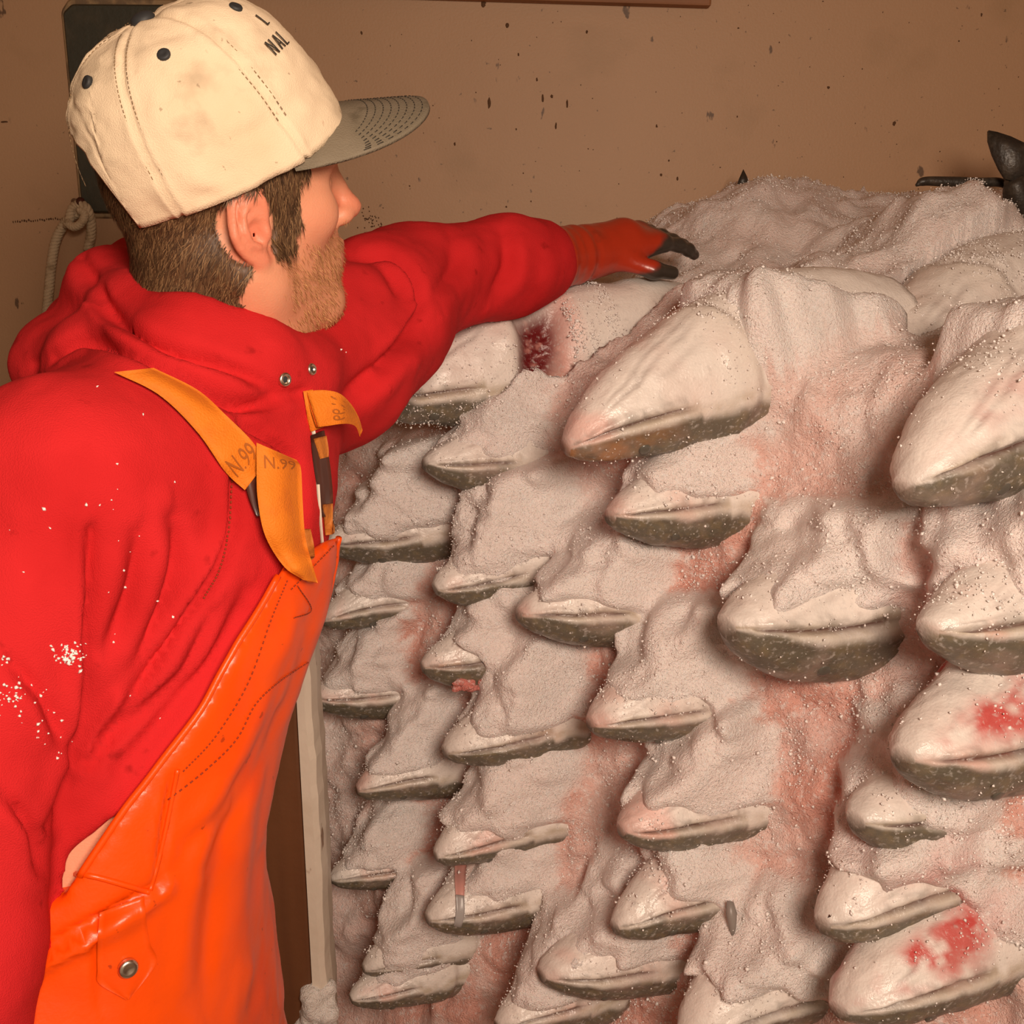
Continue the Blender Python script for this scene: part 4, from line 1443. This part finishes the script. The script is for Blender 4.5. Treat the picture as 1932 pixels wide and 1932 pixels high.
# grommets
for (gx, gy, rad) in ((537, 716, .0062), (587, 697, .0055)):
    p, n = hitS(gx, gy)
    if p is None: continue
    v, f = disc_profile([(rad, -.004), (rad, .001), (rad * .82, .0026), (rad * .5, .0018), (rad * .42, -.001)], p, n, 24)
    gm = build('grommet', v, f, M['metal'], hood)
    v, f = disc_profile([(rad * .44, -.003), (rad * .44, .0006), (rad * .3, .0008)], p, n, 16)
    build('grommet_hole', v, f, M['black'], hood)


def stitch(hit, poly, n, r, name, parent, m, off=.0008, dash=True):
    q = catmull(poly, n)
    pts = []
    for a_ in q:
        p, nn = hit(*a_)
        pts.append(None if p is None else p + nn * off)
    parts = []
    for i in range(0, n - 1, 2 if dash else 1):
        if pts[i] is not None and pts[i + 1] is not None and np.linalg.norm(pts[i] - pts[i + 1]) < .03:
            parts.append(tube([pts[i], pts[i + 1]], r, 5))
    if parts:
        v, f = merge(parts)
        return build(name, v, f, m, parent)


stitch(hitB, [(541, 1095), (510, 1170), (466, 1290), (405, 1390), (345, 1455)], 90, .0006, 'stitching', bib, M['thread'])
stitch(hitB, [(603, 1235), (560, 1262), (520, 1290), (480, 1330), (445, 1395), (390, 1450), (318, 1508)], 90, .0007, 'stitching', bib, M['thread'])
stitch(hitB, [(548, 1112), (628, 1030)], 30, .0006, 'stitching', bib, M['thread'])
stitch(hitB, [(560, 1105), (586, 1150), (553, 1166)], 20, .0005, 'stitching', bib, M['thread'], dash=False)
stitch(hitS, [(438, 905), (432, 1000), (415, 1075), (385, 1130)], 60, .0008, 'seam_stitching', hood, M['thread'])
# hemmed edges
def cord(hit, poly, n, r, name, parent, m, off=.0):
    q = catmull(poly, n); pts = []
    for a_ in q:
        p, nn = hit(*a_)
        if p is not None and (not pts or np.linalg.norm(p - pts[-1]) < .05): pts.append(p + nn * off)
    if len(pts) > 4:
        pts = np.array(pts)
        for _ in range(4): pts[1:-1] = .5 * pts[1:-1] + .25 * (pts[:-2] + pts[2:])
        v, f = tube(pts, r, 7)
        return build(name, v, f, m, parent)


def bib_edge(zs, side):
    out_ = []
    for z_ in zs:
        c_ = np.array([np.interp(z_, TZ, TX), np.interp(z_, TZ, TY), z_])
        a_, b_ = np.interp(z_, TZ, TA) + .024, np.interp(z_, TZ, TB) + .020
        fl = np.interp(z_, [1.10, 1.126, 1.174, 1.231, 1.326, 1.36], [-.552, -.538, -.512, -.478, -.448, -.445]) - (c_ @ FB) + .003
        p_ = c_ + FB * fl + RB * side * b_ * math.sqrt(max(0, 1 - (fl / a_) ** 2))
        q_ = hitB.b.find_nearest(Vector(p_))[0]
        out_.append(np.array(q_))
    return np.array(out_)


for sd__ in (1, -1):
    ep = bib_edge(np.linspace(1.122, 1.320, 40), sd__)
    for _ in range(3): ep[1:-1] = .5 * ep[1:-1] + .25 * (ep[:-2] + ep[2:])
    v, f = tube(ep, .0030, 8)
    build('hem', v, f, M['orange'], bib)
cord(hitB, [(66, 1652), (110, 1648), (170, 1652), (230, 1668), (283, 1684)], 40, .0024, 'hem', bib, M['orange'])
cord(hitB, [(335, 1452), (318, 1540), (300, 1620), (283, 1680)], 40, .0020, 'hem', bib, M['orange'])
# tab with snap
gt = drape(hitB, [((188, 1722), (272, 1690)), ((184, 1780), (276, 1740)), ((184, 1830), (283, 1780)), ((187, 1856), (294, 1818)), ((238, 1886), (246, 1884))], 26, 9, .007, .002)
tab = slab(gt, .004, 'side_tab', M['orange'], bib, 'pointed orange side tab')
p, n = hitB(241, 1826)
pc = P(241, 1826, to_px(p)[2] - .010)
v, f = disc_profile([(.0075, -.002), (.0078, .002), (.006, .0042), (.0035, .0036), (.0015, .003)], pc, n, 24)
build('snap', v, f, M['metal'], bib)
# boots under the overalls
for s in (1, -1):
    ft = np.array([-.342, .855, 0]) + RB * .13 * s + FB * (.05 if s < 0 else -.04)
    fb = Field(ft - np.array([.25, .25, .02]), ft + np.array([.25, .25, .22]), .008)
    fb.cone(ft + np.array([0, 0, .05]), ft + np.array([0, 0, .16]), .058, .062, .03)
    fb.cone(ft + np.array([0, 0, .045]) - FB * .03, ft + FB * .14 + np.array([0, 0, .04]), .045, .040, .03)
    g_ = fb.sub(fb.lo, fb.lo + fb.h * fb.n)
    fb.v = np.maximum(fb.v, .002 - g_[3]).astype(np.float32)
    v, f = fb.mesh(1)
    build('boot', v, f, M['boot'], MAN)


# ---- rubber gloves
def glove(wrist, kn, elbow, roll_n, gaunt, hx=.0026):
    ax = unit(kn - wrist); sd_v = unit(np.cross(ax, roll_n)); pn = np.cross(sd_v, ax)   # pn: back of hand
    a0 = wrist + (elbow - wrist) * gaunt
    tipc = kn + ax * .13
    lo = np.minimum.reduce([a0, kn, tipc]) - .11; hi = np.maximum.reduce([a0, kn, tipc]) + .11
    G_ = Field(lo, hi, hx)
    ln = np.linalg.norm(a0 - wrist)
    for k in range(7):                                # wrinkled gauntlet
        t0, t1 = k / 7, (k + 1) / 7
        p0, p1 = a0 + (wrist - a0) * t0, a0 + (wrist - a0) * t1
        G_.cone(p0, p1, .049 - .014 * t0 + .002 * (k % 2), .044 - .014 * t1, .004)
    G_.cone(wrist, wrist * .5 + kn * .5, .034, .036, .02)
    for o_ in (-.028, -.010, .010, .028):
        G_.cone(wrist + sd_v * o_ * .6, kn + sd_v * o_, .020, .014, .014)
    fl = [(.028, .070, .0098), (.010, .080, .0102), (-.010, .076, .0100), (-.028, .060, .0090)]
    for o_, L_n, r0 in fl:
        b0 = kn + sd_v * o_
        d1 = unit(ax - pn * .30 + sd_v * o_ * 2); d2 = unit(ax - pn * .55 + sd_v * o_ * 1); d3 = unit(ax - pn * .8)
        p1 = b0 + d1 * L_n * .46; p2 = p1 + d2 * L_n * .32; p3 = p2 + d3 * L_n * .25
        G_.chain([b0, p1, p2, p3], [r0 * 1.1, r0, r0 * .95, r0 * .8], .005)
    tb = wrist + ax * .03 + sd_v * .03 - pn * .008
    t1 = tb + unit(ax * .8 + sd_v * .7 - pn * .3) * .045; t2 = t1 + unit(ax + sd_v * .15 - pn * .3) * .034
    G_.chain([tb, t1, t2], [.015, .0115, .0095], .010)
    v, f = G_.mesh(1)
    q = v - wrist
    al_ = q @ ax
    palm = q @ pn
    k = sstep(al_ * .75 + 1.3 * (-palm) + .006 * fbm(v, 60, 3), .052, .066)[:, None]
    col = lin(172, 50, 26) * (1 - k) + lin(58, 52, 46) * k
    return v, f, col


nrm_l = unit(np.array([-.25, -.55, .85]))
v, f, c = glove(WRL, KNL, ELL, nrm_l, .42)
gl = build('glove', v, f, M['glove'], MAN, colors=c)
tag(gl, 'orange rubber gauntlet with dark palm on the reaching hand')
v, f, c = glove(WRR, WRR + unit(WRR - ELR) * .10, ELR, unit(np.array([-.2, -.9, .2])), .40, .0034)
c = c * .55
gl = build('glove', v, f, M['glove'], MAN, colors=c)
tag(gl, 'dark red rubber glove on the lowered hand')
# ------------------------------------------------------------------ fixtures of the hold
# bin stanchion: brown post with a white painted board edge
v, f = box(-.345, 1.30, .53, .148, .06, 1.06, .004)
post = build('stanchion', v, f, M['wood'], base=(-.352, 1.30, 0), smooth=False)
tag(post, 'dark brown wooden bin post between the orange overalls and the ice', 'post')
zz_ = np.linspace(0, 1.08, 60)
sect = np.array([(-.006, -.032), (.006, -.034), (.013, -.026), (.016, .0), (.012, .05), (-.006, .05)])
vs_, n_ = [], len(sect)
for z_ in zz_:
    wob = .003 * vnoise(np.array([[0, 0, z_]]), 14, 5)[0] + .0015 * vnoise(np.array([[0, 0, z_]]), 60, 6)[0]
    for (a_, b_) in sect:
        vs_.append((-.264 + a_ * 1.0 + wob * (a_ > 0), 1.30 + b_, z_))
f = [tuple(q) for q in grid_faces(60, n_, True)] + [tuple(range(n_))[::-1], tuple(59 * n_ + k for k in range(n_))]
brd = build('bin_board', np.array(vs_), f, M['whitepaint'], base=(-.264, 1.30, 0), smooth=False)
tag(brd, 'white painted board edge with chipped paint at the left end of the ice', 'board')
# slush clod on the post
cl = Field((-.36, 1.14, -.005), (-.16, 1.30, .80), .006)
c0 = P(598, 1912, 1.50)
r2 = np.random.default_rng(3)
cl = Field(c0 - .09, c0 + .09, .004)
for k in range(50):
    cl.ell(c0 + np.clip(r2.normal(0, 1, 3), -1.6, 1.6) * np.array([.013, .008, .022]), r2.uniform(.007, .014, 3), None, .008)
v, f = cl.mesh(1)
v = v + vnormals(v, f) * (.004 * fbm(v, 110, 4))[:, None]
slush = build('slush_clod', v, f, M['ice'], colors=np.tile(lin(230, 222, 214), (len(v), 1)), base=c0)
tag(slush, 'clod of white slush stuck low on the brown bin post', 'ice')

# dark panel on the back wall
def rounded_panel(x0, x1, z0, z1, y0, y1, r, seed, ns_=10):
    pts = []
    for (cx, cz, a0) in ((x1 - r, z1 - r, 0), (x0 + r, z1 - r, 90), (x0 + r, z0 + r, 180), (x1 - r, z0 + r, 270)):
        for a in np.radians(np.linspace(a0, a0 + 90, ns_)):
            pts.append((cx + r * math.cos(a), cz + r * math.sin(a)))
    pts = np.array(pts); n = len(pts)
    nzv = vnoise(np.c_[pts, np.zeros(n)], 60, seed) * .003
    c = pts.mean(0); pts = pts + unit(pts - c) * nzv[:, None]
    rows = []
    for yy, sh in ((y1, 0), (y0 + .004, 0), (y0, .004)):
        q = pts - unit(pts - c) * sh
        rows.append(np.c_[q[:, 0], np.full(n, yy), q[:, 1]])
    v = np.concatenate(rows)
    f = [tuple(k) for k in grid_faces(3, n, True)] + [tuple(range(n))[::-1], tuple(2 * n + k for k in range(n))]
    return v, f


a_, b_ = on_wall(126, 12), on_wall(470, 402)
v, f = rounded_panel(a_[0], b_[0], b_[2], a_[2], YW - .022, YW, .022, 3)
pan = empty('hatch_panel', ((a_[0] + b_[0]) / 2, YW, b_[2]), 'dark rounded panel on the back wall behind the cap', 'panel')
build('plate', v, f, M['darkpanel'], pan, smooth=False)
v, f = rounded_panel(a_[0] - .012, b_[0] + .012, b_[2] - .012, a_[2] + .012, YW - .006, YW, .030, 5)
build('chipped_surround', v, f, M['chip'], pan, smooth=False)
# wooden plank along the top of the wall
p0, p1 = on_wall(880, 4, YW - .03), on_wall(1342, 18, YW - .03)
zb = (p0[2] + p1[2]) / 2
v, f = box((p0[0] + p1[0]) / 2 - .25, YW - .015, zb + .07, (p1[0] - p0[0]) + .5, .03, .14, .004)
v[:, 2] += (v[:, 0] - p1[0]) * -(p0[2] - p1[2]) / (p1[0] - p0[0])
pl = build('wall_plank', v, f, M['plank'], base=((p0[0] + p1[0]) / 2, YW, zb), smooth=False)
tag(pl, 'orange-brown wooden plank fixed high on the back wall at the top edge', 'plank')

# rope hanging behind the hood: three laid strands and a hitch
def laid_rope(path, R, turns, parent, n=260):
    c = catmull(path, n)
    t, nn, bb = frames(c)
    arc = np.r_[0, np.cumsum(np.linalg.norm(np.diff(c, axis=0), axis=1))]
    for k in range(3):
        a = 2 * math.pi * (k / 3 + turns * arc / arc[-1])
        q = c + R * .52 * (np.cos(a)[:, None] * nn + np.sin(a)[:, None] * bb)
        v, f = tube(q, R * .56, 7)
        build('strand', v, f, M['rope'], parent)


yr = YW - .03
W_ = lambda x, y, o=0: on_wall(x, y, yr - o)
rope = empty('rope', on_wall(95, 600, yr), 'frayed twisted rope hitched on the wall, hanging behind the hood', 'rope')
laid_rope([W_(160, 402, .01), W_(142, 404, .012), W_(120, 425, .004), W_(105, 455), W_(97, 500), W_(92, 550), W_(88, 592)], .0088, 11, rope)
laid_rope([W_(128, 428, .02), W_(138, 392, .02), W_(158, 388, .025), W_(170, 408, .02), W_(172, 440, .01), W_(166, 470, .005)], .0085, 7, rope)
laid_rope([W_(126, 420, .03), W_(140, 428, .034), W_(154, 420, .034), W_(160, 404, .03), W_(150, 396, .028)], .0075, 5, rope)
v, f = tube([on_wall(140, 380, YW - .002), on_wall(150, 384, YW - .04), on_wall(152, 380, YW - .06)], [.006, .006, .008], 10)
build('peg', v, f, M['buckle'], rope)
parts = []
for k in range(26):
    q = W_(88 + r2.normal(0, 3), 588 + r2.normal(0, 4))
    parts.append(tube([q, q + np.array([r2.normal(0, .004), r2.normal(0, .003), -.012]), q + np.array([r2.normal(0, .006), r2.normal(0, .004), -.028 * r2.uniform(.6, 1.2)])], [.0009, .0007, .0003], 4))
v, f = merge(parts)
tag(build('frayed_end', v, f, M['rope'], rope), kind='stuff')
# black smudges on the wall are paint wear: thin raised scabs of dirt
def scab(px, py, w_px, h_px, seed):
    c = on_wall(px, py, YW)
    s_ = 2.03 / FPX
    n = 14
    a = np.linspace(0, 2 * math.pi, n, endpoint=False)
    rr = 1 + .35 * vnoise(np.c_[np.cos(a), np.sin(a), np.full(n, seed)], 2.1, seed)
    ring = np.c_[c[0] + rr * np.cos(a) * w_px * s_ * .36, np.full(n, YW), c[2] + rr * np.sin(a) * h_px * s_ * .36]
    inn = ring * .45 + np.array([c[0], YW, c[2]]) * .55; inn[:, 1] = YW - .0022
    v = np.concatenate([ring, inn])
    f = [tuple(q) for q in grid_faces(2, n, True)] + [tuple(n + k for k in range(n))]
    return v, f


parts = []
for k, (x_, y_, w_, h_) in enumerate([(957, 48, 9, 14), (1107, 60, 6, 9), (1013, 150, 5, 9), (923, 196, 8, 26), (1024, 185, 6, 20), (1041, 182, 7, 9), (1070, 196, 6, 22),
        (1049, 238, 5, 18), (974, 244, 4, 5), (1239, 238, 5, 8), (1247, 330, 7, 8), (1262, 303, 5, 6), (1278, 337, 5, 10), (1687, 233, 8, 12), (1391, 220, 4, 5), (1852, 28, 5, 8),
        (978, 103, 4, 8), (858, 272, 5, 9), (955, 390, 5, 6), (1002, 380, 4, 5), (8, 230, 20, 5), (1563, 165, 7, 7), (1393, 53, 5, 4), (912, 8, 14, 14), (682, 62, 6, 8)]):
    parts.append(scab(x_, y_, w_, h_, k + 3))
for k in range(46):
    parts.append(scab(684 + 26 * r2.normal() * .4 + k * .6, 398 + k * .9 + 6 * r2.normal(), 3.5, 4, k + 60))
for k in range(26):
    parts.append(scab(25 + 4.2 * k, 418 - .25 * k + r2.normal(), 6 * r2.uniform(.3, 1.2), 6, k + 160))
for k in range(60):
    parts.append(scab(r2.uniform(620, 1932), r2.uniform(0, 420), 3.0 * r2.uniform(.5, 1.3), 3.4 * r2.uniform(.5, 1.3), k + 260))
v, f = merge(parts)
M['dirt'] = mat('dark_dirt', (0.10, 0.045, 0.016), rough=.8)
dt = build('dirt_specks', v, f, M['dirt'], bpy.data.objects['wall_back'])
tag(dt, kind='stuff')

# ------------------------------------------------------------------ fish parts left in the open
def rooted(name, loc, lab):
    return empty(name, loc, lab, 'fish', 'belly-up salmon packed in the ice')


def fin_mesh(out_px, d, thick, dd=0.0):
    """Flat fin with real thickness from an outline."""
    n = len(out_px)
    A_ = np.array([P(x_, y_, d + dd * k) for k, (x_, y_) in enumerate(out_px)])
    nr = unit(np.cross(A_[1] - A_[0], A_[2] - A_[0]))
    if nr @ (CAM - A_[0]) < 0: nr = -nr
    c = A_.mean(0)
    v = np.concatenate([A_ - nr * thick / 2, A_ + nr * thick / 2, [c + nr * thick * .9], [c - nr * thick * .9]])
    f = [(i, (i + 1) % n, (i + 1) % n + n, i + n) for i in range(n)]
    f += [(i + n, (i + 1) % n + n, 2 * n) for i in range(n)] + [((i + 1) % n, i, 2 * n + 1) for i in range(n)]
    return v, f


# salmon whose tail stands up at the back right, body under the ice
tl = rooted('salmon', P(1925, 380, 1.72), 'buried salmon whose dark forked tail sticks up at the right edge')
v, f = fin_mesh([(1896, 338), (1884, 318), (1872, 292), (1864, 266), (1864, 247), (1880, 250), (1905, 258), (1935, 272), (1960, 262), (1985, 250), (1990, 262), (1975, 300), (1950, 330), (1925, 345)], 1.70, .006)
build('tail_fin', v, f, M['fin'], tl)
bpts = catmull([P(1912, 338, 1.70), P(1925, 375, 1.72), P(1960, 430, 1.76), P(2010, 480, 1.80)], 16)
v, f = tube(bpts, np.interp(np.linspace(0, 1, 16), [0, .3, 1], [.014, .025, .055]), 16)
build('body', v, f, M['fin'], tl)
rd = rooted('salmon', P(1810, 352, 1.74), 'buried salmon showing only a thin dark back ridge at the back right')
v, f = tube(catmull([P(1728, 350, 1.75), P(1745, 342, 1.75), P(1790, 343, 1.75), P(1840, 345, 1.75), P(1885, 344, 1.75), P(1900, 356, 1.75)], 30),
            np.interp(np.linspace(0, 1, 30), [0, .15, .5, .85, 1], [.002, .007, .009, .007, .002]), 10)
build('back_ridge', v, f, M['fin'], rd)
sf_ = rooted('salmon', P(1402, 352, 1.95), 'buried salmon showing only one small dark triangular fin tip')
v, f = fin_mesh([(1390, 352), (1394, 338), (1402, 320), (1409, 334), (1414, 350)], 1.93, .005)
build('fin_tip', v, f, M['fin'], sf_)
# a torn strip over one jaw, a small fin, pink slush under one chin
def hit_fish(k):
    nf = len(FISH[k].skin)
    q = [tuple(int(i) for i in p_.vertices) for p_ in FISH[k].root.children[0].data.polygons]
    return Hit(np.concatenate([FISH[k].skin, ICEV]), q + [tuple(int(i) + nf for i in p_) for p_ in build_f])


FK = {F.lab: i for i, F in enumerate(FISH)}
k_strip = [i for i, F in enumerate(FISH) if 'strip across' in F.lab][0]
hs = hit_fish(k_strip)
gs1 = drape(hs, [((858, 1632), (880, 1632)), ((858, 1660), (878, 1662)), ((860, 1690), (876, 1692))], 14, 5, .004, .001)
slab(gs1, .003, 'torn_strip', mat('pink_flesh', (0.62, 0.30, 0.26), rough=.4), FISH[k_strip].root, 'pink torn strip')
gs2 = drape(hs, [((860, 1688), (876, 1690)), ((860, 1725), (876, 1728)), ((852, 1765), (864, 1768))], 14, 5, .005, .001)
slab(gs2, .003, 'torn_strip', mat('grey_skin_strip', (0.36, 0.34, 0.33), rough=.35), FISH[k_strip].root, 'grey torn strip')
k_fin = [i for i, F in enumerate(FISH) if 'small grey fin' in F.lab][0]
hs = hit_fish(k_fin)
p, n = hs(1378, 1740)
dfin = to_px(p)[2] if p is not None else 1.4
v, f = fin_mesh([(1372, 1700), (1384, 1702), (1390, 1722), (1388, 1750), (1382, 1772), (1376, 1752), (1370, 1725)], dfin - .012, .004)
build('pectoral_fin', v, f, mat('grey_fin', (0.24, 0.21, 0.19), rough=.4), FISH[k_fin].root)
k_sl = [i for i, F in enumerate(FISH) if 'pink slush' in F.lab][0]
hs = hit_fish(k_sl)
p, n = hs(888, 1292)
if p is None: p = FISH[k_sl].tip - FISH[k_sl].out * .06
cl = Field(p - .05, p + .05, .0025)
for k in range(24):
    cl.ell(p + np.clip(r2.normal(0, 1, 3), -1.6, 1.6) * np.array([.013, .006, .005]), r2.uniform(.003, .007, 3), None, .003)
v, f = cl.mesh(1)
v = v + vnormals(v, f) * (.002 * fbm(v, 200, 4))[:, None]
build('pink_slush', v, f, M['ice'], FISH[k_sl].root, colors=np.tile(lin(214, 128, 118), (len(v), 1)))
